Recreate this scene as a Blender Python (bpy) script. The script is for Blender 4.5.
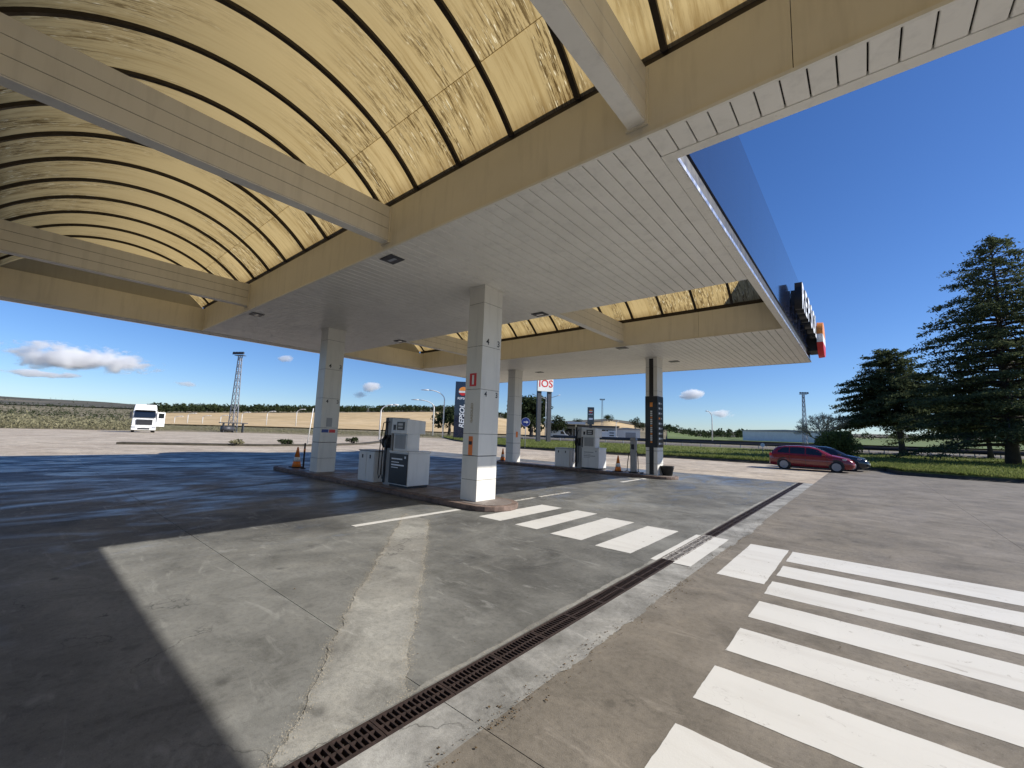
import bpy, bmesh, math, random
import numpy as np
from mathutils import Vector, Matrix, Quaternion
random.seed(7); rng = np.random.default_rng(7)
scene = bpy.context.scene
C = scene.collection
for o in list(bpy.data.objects): bpy.data.objects.remove(o)

# ------------------------------------------------------------------ camera
FPX, YAW, PITCH, ROLL, CAMH = 419.466, -0.70018, 0.115794, 0.0348114, 1.65
fw = Vector((math.cos(PITCH)*math.sin(YAW), math.cos(PITCH)*math.cos(YAW), math.sin(PITCH)))
rt = Vector((math.cos(YAW), -math.sin(YAW), 0)); up = rt.cross(fw)
r2 = rt*math.cos(ROLL) + up*math.sin(ROLL); u2 = up*math.cos(ROLL) - rt*math.sin(ROLL)
cam = bpy.data.cameras.new('camera'); camo = bpy.data.objects.new('camera', cam); C.objects.link(camo)
cam.sensor_fit = 'HORIZONTAL'; cam.sensor_width = 36; cam.lens = 36*FPX/1024
cam.clip_start = 0.05; cam.clip_end = 9000
camo.matrix_world = Matrix(((r2.x,u2.x,-fw.x,0),(r2.y,u2.y,-fw.y,0),(r2.z,u2.z,-fw.z,CAMH),(0,0,0,1)))
scene.camera = camo
# ------------------------------------------------------------------ light
SUN = Vector((6.05, 3.94, 5.05)).normalized()
world = bpy.data.worlds.new('World'); scene.world = world; world.use_nodes = True
wn = world.node_tree; bg = wn.nodes['Background']
sky = wn.nodes.new('ShaderNodeTexSky'); sky.sky_type = 'NISHITA'; sky.sun_disc = False
sky.sun_elevation = math.asin(SUN.z); sky.sun_rotation = math.atan2(SUN.x, SUN.y)
sky.altitude = 700; sky.air_density = 1.0; sky.dust_density = 0.3; sky.ozone_density = 3.5
hs = wn.nodes.new('ShaderNodeHueSaturation'); hs.inputs['Saturation'].default_value = 1.16; hs.inputs['Hue'].default_value = 0.503
tn = wn.nodes.new('ShaderNodeMix'); tn.data_type = 'RGBA'; tn.blend_type = 'MULTIPLY'; tn.inputs[0].default_value = 1.0; tn.inputs[7].default_value = (0.90,1.0,1.22,1)
wn.links.new(sky.outputs[0], hs.inputs['Color']); wn.links.new(hs.outputs[0], tn.inputs[6]); wn.links.new(tn.outputs[2], bg.inputs['Color']); bg.inputs['Strength'].default_value = 0.08
sl = bpy.data.lights.new('sun', 'SUN'); sl.energy = 5.0; sl.angle = math.radians(0.53); sl.color = (1.0, 0.955, 0.88)
so = bpy.data.objects.new('sun', sl); C.objects.link(so); so.rotation_euler = SUN.to_track_quat('Z', 'Y').to_euler(); so.location = (60, 40, 50)
vs = scene.view_settings; vs.view_transform = 'Standard'; vs.look = 'None'; vs.gamma = 1; vs.exposure = 0.42; vs.use_curve_mapping = False
scene.cycles.max_bounces = 12; scene.cycles.transparent_max_bounces = 16
scene.cycles.volume_max_steps = 64

# ------------------------------------------------------------------ helpers
def px_dir(x, y):
    return r2*((x-512)/FPX) - u2*((y-384)/FPX) + fw
def at_depth(x, y, d):
    return px_dir(x, y)*d + Vector((0,0,CAMH))
def at_z(x, y, z=0):
    v = px_dir(x, y); return v*((z-CAMH)/v.z) + Vector((0,0,CAMH))

class MB:
    def __init__(s): s.v = []; s.f = []
    def add(s, vs, fs):
        b = len(s.v); s.v += [tuple(p) for p in vs]; s.f += [tuple(i+b for i in f) for f in fs]; return s
    def box(s, x0,x1,y0,y1,z0,z1):
        return s.add([(x0,y0,z0),(x1,y0,z0),(x1,y1,z0),(x0,y1,z0),(x0,y0,z1),(x1,y0,z1),(x1,y1,z1),(x0,y1,z1)],
                     [(0,3,2,1),(4,5,6,7),(0,1,5,4),(1,2,6,5),(2,3,7,6),(3,0,4,7)])
    def hexa(s, p):  # 8 points, bottom ring ccw then top ring
        return s.add(p, [(0,3,2,1),(4,5,6,7),(0,1,5,4),(1,2,6,5),(2,3,7,6),(3,0,4,7)])
    def frustum(s, cx,cy,z0,z1,ax,ay,bx,by):
        return s.hexa([(cx-ax,cy-ay,z0),(cx+ax,cy-ay,z0),(cx+ax,cy+ay,z0),(cx-ax,cy+ay,z0),(cx-bx,cy-by,z1),(cx+bx,cy-by,z1),(cx+bx,cy+by,z1),(cx-bx,cy+by,z1)])
    def tube(s, pts, r, n=8, cap=True):
        pts = [Vector(p) for p in pts]; rs = r if hasattr(r,'__len__') else [r]*len(pts)
        b = len(s.v); ref = None
        for i, p in enumerate(pts):
            d = (pts[min(i+1,len(pts)-1)] - pts[max(i-1,0)]).normalized()
            if ref is None: ref = d.orthogonal().normalized()
            else:
                ref = ref - d*ref.dot(d)
                ref = ref.normalized() if ref.length > 1e-6 else d.orthogonal().normalized()
            w = d.cross(ref)
            for k in range(n):
                a = 2*math.pi*k/n; s.v.append(tuple(p + (ref*math.cos(a)+w*math.sin(a))*rs[i]))
        for i in range(len(pts)-1):
            for k in range(n):
                a = b+i*n+k; c = b+i*n+(k+1)%n; s.f.append((a, c, c+n, a+n))
        if cap:
            s.f.append(tuple(b+k for k in reversed(range(n)))); e = b+(len(pts)-1)*n; s.f.append(tuple(e+k for k in range(n)))
        return s
    def bar(s, a, b, w, h=None):
        return s.tube([a,b], w*0.7071, 4)
    def lathe(s, prof, n=16, c=(0,0,0), axis='z'):
        b = len(s.v)
        for r, z in prof:
            for k in range(n):
                a = 2*math.pi*k/n
                if axis == 'z': s.v.append((c[0]+r*math.cos(a), c[1]+r*math.sin(a), c[2]+z))
                elif axis == 'y': s.v.append((c[0]+r*math.cos(a), c[1]-z, c[2]+r*math.sin(a)))
                else: s.v.append((c[0]+z, c[1]+r*math.cos(a), c[2]+r*math.sin(a)))
        for i in range(len(prof)-1):
            for k in range(n):
                a = b+i*n+k; d = b+i*n+(k+1)%n; s.f.append((a, d, d+n, a+n))
        if prof[0][0] > 1e-6: s.f.append(tuple(b+k for k in reversed(range(n))))
        if prof[-1][0] > 1e-6: e = b+(len(prof)-1)*n; s.f.append(tuple(e+k for k in range(n)))
        return s
    def prism(s, poly, z0, z1):
        n = len(poly); b = len(s.v)
        s.v += [(x,y,z0) for x,y in poly] + [(x,y,z1) for x,y in poly]
        s.f.append(tuple(b+i for i in reversed(range(n)))); s.f.append(tuple(b+n+i for i in range(n)))
        for i in range(n): j = (i+1)%n; s.f.append((b+i, b+j, b+n+j, b+n+i))
        return s
    def prism_y(s, poly, y0, y1):   # poly in (x,z)
        n = len(poly); b = len(s.v)
        s.v += [(x,y0,z) for x,z in poly] + [(x,y1,z) for x,z in poly]
        s.f.append(tuple(b+i for i in range(n))); s.f.append(tuple(b+n+i for i in reversed(range(n))))
        for i in range(n): j = (i+1)%n; s.f.append((b+j, b+i, b+n+i, b+n+j))
        return s
    def sheet(s, poly, z):
        b = len(s.v); s.v += [(p[0],p[1],z) for p in poly]; s.f.append(tuple(b+i for i in range(len(poly)))); return s
    def mesh(s, name, off=(0,0,0)):
        me = bpy.data.meshes.new(name)
        v = s.v if off == (0,0,0) else [(a-off[0], b-off[1], c-off[2]) for a,b,c in s.v]
        me.from_pydata(v, [], s.f); me.update(); return me
    def build(s, name, m, parent=None, smooth=False, bevel=0, world=False):
        off = tuple(parent.location) if (world and parent) else (0,0,0)
        if world and parent and parent.parent: off = tuple(Vector(off)+parent.parent.location)
        me = s.mesh(name, off); return link(name, me, m, parent, smooth, bevel)
def link(name, me, m, parent=None, smooth=False, bevel=0):
    o = bpy.data.objects.new(name, me); C.objects.link(o)
    if m and not me.materials: me.materials.append(m)
    if parent: o.parent = parent
    if smooth:
        for p in me.polygons: p.use_smooth = True
    if bevel:
        md = o.modifiers.new('bevel', 'BEVEL'); md.width = bevel; md.segments = 2; md.limit_method = 'ANGLE'; md.angle_limit = math.radians(40)
    return o
def fix_normals(me):
    bm = bmesh.new(); bm.from_mesh(me); bmesh.ops.recalc_face_normals(bm, faces=bm.faces); bm.to_mesh(me); bm.free()
def tag(o, label=None, cat=None, group=None, kind=None):
    if label: o['label'] = label
    if cat: o['category'] = cat
    if group: o['group'] = group
    if kind: o['kind'] = kind
    return o
def thing(name, label, cat, loc=(0,0,0), rotz=0, group=None):
    o = bpy.data.objects.new(name, None); C.objects.link(o); o.empty_display_size = 0.2
    o.location = loc; o.rotation_euler = (0,0,rotz); return tag(o, label, cat, group)
def copy_tree(o, parent=None):
    c = o.copy(); C.objects.link(c); c.parent = parent
    for ch in [x for x in o.children]: copy_tree(ch, c)
    return c
def text_mesh(txt, size, extrude=0.01, shear=0.0, bold=0.0):
    cu = bpy.data.curves.new('t', 'FONT'); cu.body = txt; cu.size = size; cu.extrude = extrude; cu.shear = shear; cu.offset = bold
    cu.align_x = 'CENTER'; cu.align_y = 'CENTER'; cu.resolution_u = 3
    ob = bpy.data.objects.new('t', cu); C.objects.link(ob)
    dg = bpy.context.evaluated_depsgraph_get(); me = bpy.data.meshes.new_from_object(ob.evaluated_get(dg))
    bpy.data.objects.remove(ob); bpy.data.curves.remove(cu); return me
def xform(me, M):
    me.transform(M); me.update(); return me
def basis(ex, ey, ez, t=(0,0,0)):
    return Matrix(((ex[0],ey[0],ez[0],t[0]),(ex[1],ey[1],ez[1],t[1]),(ex[2],ey[2],ez[2],t[2]),(0,0,0,1)))

# ------------------------------------------------------------------ materials
MATS = {}
class NT:
    def __init__(s, name):
        s.m = bpy.data.materials.new(name); s.m.use_nodes = True; s.t = s.m.node_tree; s.n = s.t.nodes
        s.b = s.n['Principled BSDF']; s.out = s.n['Material Output']; MATS[name] = s.m
    def new(s, t, **kw):
        n = s.n.new('ShaderNode'+t)
        for k, v in kw.items(): setattr(n, k, v)
        return n
    def link(s, a, b): s.t.links.new(a, b)
    def coord(s, kind='Object', scale=(1,1,1), rot=(0,0,0)):
        c = s.new('TexCoord'); mp = s.new('Mapping'); s.link(c.outputs[kind], mp.inputs[0])
        mp.inputs['Scale'].default_value = scale; mp.inputs['Rotation'].default_value = rot; return mp.outputs[0]
    def wpos(s, scale=(1,1,1), rot=(0,0,0)):
        g = s.new('NewGeometry'); mp = s.new('Mapping'); s.link(g.outputs['Position'], mp.inputs[0])
        mp.inputs['Scale'].default_value = scale; mp.inputs['Rotation'].default_value = rot; return mp.outputs[0]
    def noise(s, vec, scale=1, detail=4, rough=0.55, dist=0):
        n = s.new('TexNoise'); n.inputs['Scale'].default_value = scale; n.inputs['Detail'].default_value = detail
        n.inputs['Roughness'].default_value = rough; n.inputs['Distortion'].default_value = dist
        if vec is not None: s.link(vec, n.inputs['Vector'])
        return n.outputs['Fac']
    def ramp(s, fac, stops, interp='LINEAR'):
        r = s.new('ValToRGB'); r.color_ramp.interpolation = interp; e = r.color_ramp.elements
        while len(e) < len(stops): e.new(0.5)
        for i, (p, c) in enumerate(stops):
            e[i].position = p; e[i].color = (c,c,c,1) if not hasattr(c,'__len__') else (*c,1)
        s.link(fac, r.inputs[0]); return r.outputs[0]
    def mix(s, fac, a, b, mode='MIX'):
        n = s.new('Mix', data_type='RGBA', blend_type=mode)
        for i, v in ((0,fac),(6,a),(7,b)):
            if isinstance(v, (int,float)): n.inputs[i].default_value = v
            elif isinstance(v, tuple): n.inputs[i].default_value = (*v,1)
            else: s.link(v, n.inputs[i])
        return n.outputs[2]
    def math(s, op, a, b=0.0):
        n = s.new('Math', operation=op)
        for i, v in enumerate((a,b)):
            if isinstance(v, (int,float)): n.inputs[i].default_value = v
            else: s.link(v, n.inputs[i])
        return n.outputs[0]
    def bump(s, h, strength=0.3, dist=0.01):
        b = s.new('Bump'); b.inputs['Strength'].default_value = strength; b.inputs['Distance'].default_value = dist
        s.link(h, b.inputs['Height']); s.link(b.outputs[0], s.b.inputs['Normal'])
    def set(s, col=None, rough=None, metal=None, spec=None):
        for k, v in (('Base Color',col),('Roughness',rough),('Metallic',metal),('Specular IOR Level',spec)):
            if v is None: continue
            if isinstance(v, (int,float)): s.b.inputs[k].default_value = v
            elif isinstance(v, tuple): s.b.inputs[k].default_value = (*v,1)
            else: s.link(v, s.b.inputs[k])
        return s
def simple(name, col, rough=0.6, metal=0.0, var=0.12, vscale=3.0, spec=0.5, bump=0.0, rvar=0.12):
    t = NT(name); v = t.wpos()
    n = t.noise(v, vscale, 5, 0.6); a = tuple(c*(1-var) for c in col); b = tuple(min(1,c*(1+var)) for c in col)
    c = t.ramp(n, [(0.3,a),(0.7,b)])
    r = t.ramp(t.noise(v, vscale*2.3, 3), [(0.3,max(0.02,rough-rvar)),(0.7,min(1,rough+rvar))])
    t.set(c, r, metal, spec)
    if bump: t.bump(t.noise(v, vscale*8, 4), bump, 0.01)
    return t.m

# concrete of the forecourt
def concrete(name, base, stain, pale, wet=True, brushed=1.0, seed=0.0):
    t = NT(name)
    v = t.wpos(); big = t.noise(v, 0.35+seed, 5, 0.6, 0.4); mid = t.noise(v, 1.7, 6, 0.62, 0.8); fine = t.noise(v, 22, 6, 0.65); grit = t.noise(v, 140, 3, 0.6)
    c = t.ramp(big, [(0.36,stain),(0.5,base),(0.64,pale)])
    c = t.mix(0.85, c, t.ramp(mid, [(0.32,(0.66,0.66,0.65)),(0.5,(1.0,1.0,1.0)),(0.68,(1.28,1.27,1.25))]), 'MULTIPLY')
    blot = t.noise(t.wpos((1,0.7,1), (0,0,0.8)), 0.75, 10, 0.74, 2.0)
    c = t.mix(t.ramp(blot, [(0.52,0.0),(0.64,0.5)]), c, pale)
    c = t.mix(0.75, c, t.ramp(fine, [(0.25,(0.62,0.61,0.6)),(0.5,(1,1,1)),(0.8,(1.18,1.17,1.15))]), 'MULTIPLY')
    c = t.mix(0.6, c, t.ramp(grit, [(0.3,(0.72,0.72,0.72)),(0.6,(1.08,1.08,1.08))]), 'MULTIPLY')
    agg = t.noise(v, 62, 4, 0.75); c = t.mix(t.ramp(agg, [(0.62,0.0),(0.70,0.55)]), c, tuple(min(1,p*1.55) for p in pale)); c = t.mix(t.ramp(agg, [(0.30,0.6),(0.38,0.0)]), c, tuple(p*0.45 for p in stain))
    vo = t.new('TexVoronoi', feature='DISTANCE_TO_EDGE'); vo.inputs['Scale'].default_value = 0.55; vd = t.new('VectorMath', operation='ADD'); t.link(v, vd.inputs[0])
    nz = t.new('TexNoise'); nz.inputs['Scale'].default_value = 2.2; nz.inputs['Detail'].default_value = 8; t.link(v, nz.inputs['Vector']); t.link(nz.outputs['Color'], vd.inputs[1]); t.link(vd.outputs[0], vo.inputs['Vector'])
    c = t.mix(t.math('MULTIPLY', t.ramp(vo.outputs['Distance'], [(0.0,0.8),(0.005,0.0)]), t.ramp(t.noise(v, 0.45, 2), [(0.52,0.0),(0.60,1.0)])), c, tuple(p*0.3 for p in stain))
    # pale rubbed scuffs and dark oil spots
    sc = t.noise(t.wpos((0.9,3.2,1), (0,0,0.5)), 1.5, 8, 0.7, 1.2)
    c = t.mix(t.ramp(sc, [(0.57,0.0),(0.70,0.55)]), c, tuple(min(1,p*1.5) for p in pale))
    sp = t.noise(v, 3.3, 2, 0.4); c = t.mix(t.ramp(sp, [(0.70,0.0),(0.78,0.55)]), c, tuple(p*0.35 for p in stain))
    t.set(c)
    st = t.noise(t.wpos((1.0,0.42,1), (0,0,0.12)), 0.9, 9, 0.68, 1.6)
    if wet:
        g_ = t.new('NewGeometry'); sp_ = t.new('SeparateXYZ'); t.link(g_.outputs['Position'], sp_.inputs[0])
        lane = t.math('ADD', t.math('MULTIPLY', sp_.outputs['X'], -0.085), t.math('MULTIPLY', sp_.outputs['Y'], 0.035))
        m_ = t.math('ADD', t.math('MINIMUM', t.math('SUBTRACT', lane, 0.72), 0.42), t.math('MULTIPLY', t.math('SUBTRACT', st, 0.5), 4.2))
        r = t.ramp(m_, [(0.0,0.74),(0.25,0.58),(0.5,0.44),(0.85,0.30)])
    else: r = t.ramp(st, [(0.3,0.6),(0.7,0.85)])
    t.set(rough=r, spec=0.42 if wet else 0.3)
    t.bump(t.math('ADD', t.math('MULTIPLY', fine, 0.6), t.math('MULTIPLY', grit, 0.5)), 0.35*brushed, 0.006)
    return t.m
M_SLAB = concrete('forecourt_concrete', (0.134,0.133,0.123), (0.084,0.083,0.077), (0.200,0.200,0.187))
M_PATCH = concrete('repair_concrete', (0.233,0.228,0.208), (0.176,0.170,0.155), (0.294,0.289,0.265), wet=False, brushed=1.6, seed=0.4)
M_BAND = concrete('drain_surround_concrete', (0.252,0.248,0.234), (0.163,0.160,0.148), (0.349,0.345,0.326), wet=False, brushed=1.4, seed=0.9)
M_ROAD = concrete('brown_asphalt', (0.173,0.153,0.126), (0.147,0.130,0.106), (0.202,0.181,0.153), wet=False, brushed=1.5, seed=0.2)
M_APRON_SUNLIT = concrete('sunlit_apron_concrete', (0.428,0.359,0.273), (0.357,0.291,0.219), (0.510,0.437,0.338), wet=False)  # forecourt concrete made paler, sunlight put into its colour
def paint_mat():
    t = NT('road_paint'); v = t.wpos()
    w = t.noise(v, 5.5, 8, 0.72, 0.6); g = t.noise(v, 60, 5, 0.7)
    c = t.mix(t.ramp(t.noise(v, 1.2, 4), [(0.3,0.0),(0.7,0.5)]), (0.60,0.59,0.56), (0.52,0.51,0.48))
    c = t.mix(t.ramp(w, [(0.62,0.0),(0.68,0.8)]), c, (0.3,0.275,0.24))
    tm = t.noise(t.wpos((0.5,3.0,1),(0,0,0.35)), 1.1, 6, 0.65, 0.5); c = t.mix(t.ramp(tm, [(0.5,0.0),(0.72,0.3)]), c, (0.36,0.33,0.29))
    vo = t.new('TexVoronoi', feature='DISTANCE_TO_EDGE'); vo.inputs['Scale'].default_value = 2.3; vd = t.new('VectorMath', operation='ADD'); t.link(v, vd.inputs[0]); nz = t.new('TexNoise'); nz.inputs['Scale'].default_value = 6; t.link(v, nz.inputs['Vector']); t.link(nz.outputs['Color'], vd.inputs[1]); t.link(vd.outputs[0], vo.inputs['Vector'])
    c = t.mix(t.math('MULTIPLY', t.ramp(vo.outputs['Distance'], [(0.0,0.55),(0.012,0.0)]), t.ramp(t.noise(v, 0.9, 3), [(0.5,0.0),(0.6,1.0)])), c, (0.2,0.18,0.16))
    c = t.mix(t.ramp(g, [(0.70,0.0),(0.78,0.6)]), c, (0.35,0.33,0.3))
    t.set(c, 0.62); t.bump(g, 0.3, 0.004); return t.m
M_PAINT = paint_mat()
def worn_paint():
    t = NT('worn_road_paint'); v = t.wpos(); w = t.noise(v, 9, 8, 0.75, 0.4)
    c = t.mix(t.ramp(w, [(0.42,0.0),(0.56,1.0)]), (0.62,0.6,0.56), (0.24,0.225,0.195)); t.set(c, 0.65); return t.m
M_WORN = worn_paint()
def iron():
    t = NT('rusty_grate_iron'); v = t.wpos(); n = t.noise(v, 18, 6, 0.7)
    t.set(t.ramp(n, [(0.3,(0.028,0.02,0.018)),(0.6,(0.055,0.036,0.031)),(0.8,(0.12,0.085,0.075))]), 0.6, 0.35); t.bump(n, 0.4, 0.004); return t.m
M_IRON = iron()
def iron_painted():
    t = NT('paint_worn_grate_iron'); v = t.wpos(); n = t.noise(v, 26, 6, 0.75)
    t.set(t.ramp(n, [(0.42,(0.06,0.04,0.035)),(0.55,(0.5,0.48,0.45))]), 0.7); return t.m
M_IRONP = iron_painted()
M_TAN = simple('faded_tan_print', (0.42,0.34,0.22), 0.7)
M_DARK = simple('dark_recess', (0.012,0.011,0.010), 0.9)
M_LITTER = simple('leaf_litter', (0.10,0.065,0.03), 0.9, var=0.5, vscale=9)
M_CRUMB = simple('cement_crumbs', (0.42,0.36,0.26), 0.95, var=0.35, vscale=12)

def coated(name, col, rough=0.42, streak=0.15, scale=1.0):
    t = NT(name); v = t.wpos()
    a = t.noise(v, 0.9*scale, 5, 0.6); s2 = t.noise(t.wpos((6,6,0.7)), 1.0, 4, 0.6)
    c = t.ramp(a, [(0.3,tuple(x*0.90 for x in col)),(0.7,col)])
    c = t.mix(t.ramp(s2, [(0.5,0.0),(0.8,streak*3)]), c, tuple(x*0.62 for x in col))
    t.set(c, t.ramp(t.noise(v, 7, 4), [(0.3,rough-0.1),(0.7,rough+0.12)])); t.bump(t.noise(v, 2.2, 3), 0.06, 0.02); return t.m
M_SOFFIT = coated('soffit_plank_paint', (0.82,0.80,0.745), 0.38)
M_BEAM = coated('cream_beam_paint', (0.75,0.70,0.585), 0.5)
M_XBEAM = coated('crossbeam_cladding', (0.70,0.67,0.60), 0.45)
M_TRIM = coated('white_trim', (0.78,0.76,0.70), 0.35)
M_COLUMN = coated('column_panel', (0.74,0.72,0.66), 0.4)
M_ALU = simple('bright_aluminium_edge', (0.75,0.76,0.78), 0.25, 0.8)
M_RIB = simple('dark_brown_rib', (0.022,0.014,0.008), 0.6)
def sheetmat():
    t = NT('aged_yellow_skylight'); uv = t.coord('UV'); inf = t.new('ObjectInfo')
    ofs = t.new('VectorMath', operation='SCALE'); ofs.inputs[0].default_value = (17.3,9.1,5.0); t.link(inf.outputs['Random'], ofs.inputs['Scale'])
    ad = t.new('VectorMath', operation='ADD'); t.link(uv, ad.inputs[0]); t.link(ofs.outputs[0], ad.inputs[1])
    def mp(sc):
        m = t.new('Mapping'); m.inputs['Scale'].default_value = sc; t.link(ad.outputs[0], m.inputs[0]); return m.outputs[0]
    streak = t.noise(mp((13,2.2,1)), 1.0, 8, 0.72, 0.35); fine = t.noise(mp((30,7,1)), 1.0, 6, 0.75, 0.15); zone = t.noise(mp((1.6,0.9,1)), 1.0, 3, 0.5)
    speck = t.noise(mp((44,16,1)), 1.0, 3, 0.5)
    broad = t.noise(mp((0.7,0.35,1)), 1.0, 2, 0.5)
    col = t.ramp(broad, [(0.3,(0.46,0.342,0.15)),(0.7,(0.55,0.41,0.185))])
    # dirt lies in runs along the sheet, most towards the gutter (v=0), least at the crown
    sep = t.new('SeparateXYZ'); t.link(uv, sep.inputs[0])
    low = t.ramp(sep.outputs['Y'], [(0.0,1.0),(0.2,0.95),(0.55,0.75),(0.85,0.3),(1.0,0.1)])
    patch = t.ramp(zone, [(0.46,0.0),(0.56,1.0)])
    runs = t.math('MULTIPLY', t.ramp(streak, [(0.48,0.0),(0.64,0.8)]), low)
    runs2 = t.math('MULTIPLY', t.ramp(fine, [(0.49,0.0),(0.56,1.0)]), t.math('MULTIPLY', low, patch))
    col = t.mix(runs, col, (0.31,0.205,0.07)); col = t.mix(runs2, col, (0.10,0.06,0.018))
    edge = t.ramp(sep.outputs['Y'], [(0.0,0.8),(0.02,0.5),(0.10,0.0)]); col = t.mix(t.math('MULTIPLY', edge, t.ramp(fine, [(0.3,0.4),(0.6,1.0)])), col, (0.15,0.085,0.025))
    col = t.mix(t.math('MULTIPLY', t.ramp(speck, [(0.63,0.0),(0.67,1.0)]), t.math('MULTIPLY', low, patch)), col, (0.85,0.74,0.46))
    tr = t.new('BsdfTranslucent'); t.link(col, tr.inputs[0]); df = t.new('BsdfDiffuse'); t.link(t.mix(0.15, col, (0.5,0.42,0.28)), df.inputs[0])
    mx = t.new('MixShader'); mx.inputs[0].default_value = 0.36; t.link(tr.outputs[0], mx.inputs[1]); t.link(df.outputs[0], mx.inputs[2])
    gl = t.new('BsdfGlossy'); gl.inputs['Roughness'].default_value = 0.35
    m2 = t.new('MixShader'); m2.inputs[0].default_value = 0.04; t.link(mx.outputs[0], m2.inputs[1]); t.link(gl.outputs[0], m2.inputs[2])
    t.link(m2.outputs[0], t.out.inputs[0]); return t.m
M_SHEET = sheetmat()
def glossy(name, col, rough=0.06, coat=0.6, metal=0.0, spec=0.5):
    t = NT(name); v = t.wpos()
    t.set(t.ramp(t.noise(v, 2.5, 4), [(0.3,tuple(c*0.85 for c in col)),(0.7,col)]), t.ramp(t.noise(v, 6, 4), [(0.3,rough),(0.75,rough+0.07)]), metal, spec)
    t.b.inputs['Coat Weight'].default_value = coat; t.b.inputs['Coat Roughness'].default_value = 0.04; return t.m
M_NAVY = glossy('navy_fascia_gloss', (0.012,0.018,0.045), 0.08)
M_BLACK = simple('black_plastic', (0.018,0.018,0.02), 0.5)
M_BLACKG = glossy('black_gloss_panel', (0.010,0.010,0.011), 0.32, 0.1)
M_LETTER = simple('letter_white', (0.82,0.84,0.88), 0.35)
M_ORANGE = simple('signal_orange', (0.85,0.22,0.03), 0.5)
M_LOGOO = simple('logo_orange', (0.85,0.30,0.05), 0.35); M_LOGOR = simple('logo_red', (0.62,0.03,0.03), 0.35); M_WHITE = simple('white_enamel', (0.78,0.78,0.76), 0.4)
M_RED = simple('sign_red', (0.6,0.03,0.03), 0.45); M_BLUE = simple('sign_blue', (0.02,0.05,0.25), 0.4)
M_PUMPW = coated('pump_white_metal', (0.74,0.74,0.72), 0.4, 0.15); M_PUMPG = coated('pump_grey_metal', (0.36,0.36,0.36), 0.45, 0.15)
M_GREY = simple('galvanised_steel', (0.30,0.31,0.33), 0.5, 0.4); M_DGREY = simple('dark_grey_metal', (0.06,0.062,0.07), 0.5, 0.3)
M_LAMP = simple('lamp_post_white', (0.72,0.72,0.70), 0.5)
M_RUBBER = simple('rubber', (0.02,0.02,0.02), 0.8)
def glass(name, col=(0.01,0.012,0.014)):
    return glossy(name, col, 0.03, 1.0)
M_GLASS = glass('dark_glass')
M_LENS = glossy('lamp_lens', (0.45,0.47,0.5), 0.1)
M_KERB = simple('kerb_concrete', (0.36,0.33,0.28), 0.85, var=0.3, vscale=4, bump=0.4)
M_REDPAVE = simple('red_kerb_paving', (0.15,0.105,0.085), 0.8, var=0.4, vscale=6, bump=0.4)
M_ISLE = concrete('island_concrete', (0.192,0.160,0.144), (0.112,0.096,0.088), (0.240,0.216,0.200))

def groundmat(name, cols, scale, scale2, rough=0.95):
    t = NT(name); v = t.wpos(); n = t.noise(v, scale, 8, 0.65, 0.5); m = t.noise(v, scale2, 5, 0.7)
    c = t.ramp(n, [(0.25+0.5*i/(len(cols)-1), c) for i, c in enumerate(cols)])
    c = t.mix(0.7, c, t.ramp(m, [(0.3,(0.6,0.6,0.6)),(0.7,(1.25,1.25,1.25))]), 'MULTIPLY')
    t.set(c, rough, spec=0.2); t.bump(m, 0.6, 0.08); return t.m
M_LAWN = groundmat('lawn_ground', [(0.090,0.117,0.027),(0.135,0.158,0.041),(0.198,0.189,0.072)], 0.25, 3.0)
M_DRYF = groundmat('dry_stubble_field', [(0.414,0.299,0.149),(0.517,0.380,0.207),(0.598,0.460,0.276)], 0.02, 0.12)
M_GREENF = groundmat('green_crop_field', [(0.09,0.13,0.04),(0.13,0.17,0.06),(0.18,0.2,0.08)], 0.01, 0.2)
M_SCRUBG = groundmat('scrub_ground', [(0.11,0.10,0.06),(0.18,0.155,0.095),(0.34,0.28,0.2)], 0.02, 0.35)
M_HILL = groundmat('scrubby_hill', [(0.05,0.052,0.04),(0.09,0.085,0.065),(0.26,0.215,0.165)], 0.008, 0.06)
M_SOIL_SHADE = simple('dark_soil_and_shade', (0.05,0.042,0.028), 0.95, var=0.4, bump=0.5)  # soil of the divider; also painted shade along the lawn bank
def leafmat(name, a, b, trans=0.25):
    t = NT(name); v = t.wpos(); n = t.noise(v, 1.3, 4, 0.6); c = t.ramp(n, [(0.3,a),(0.7,b)])
    df = t.new('BsdfDiffuse'); t.link(c, df.inputs[0]); tr = t.new('BsdfTranslucent'); t.link(c, tr.inputs[0])
    mx = t.new('MixShader'); mx.inputs[0].default_value = trans; t.link(df.outputs[0], mx.inputs[1]); t.link(tr.outputs[0], mx.inputs[2]); t.link(mx.outputs[0], t.out.inputs[0]); return t.m
M_CEDAR = leafmat('cedar_needles', (0.055,0.072,0.036), (0.12,0.14,0.07), 0.4)
M_PINE = leafmat('pine_foliage', (0.028,0.04,0.02), (0.055,0.07,0.032))
M_LEAF = leafmat('shrub_leaves', (0.09,0.12,0.035), (0.19,0.20,0.07), 0.5)
M_GRASS = leafmat('grass_blades', (0.11,0.15,0.035), (0.24,0.25,0.09), 0.4)
M_SCRUB = leafmat('scrub_leaves', (0.13,0.13,0.075), (0.30,0.27,0.17), 0.2)
M_BARK = simple('bark', (0.06,0.048,0.038), 0.95, var=0.35, bump=0.6); M_TWIG = simple('pale_twigs', (0.42,0.37,0.28), 0.9)

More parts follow.
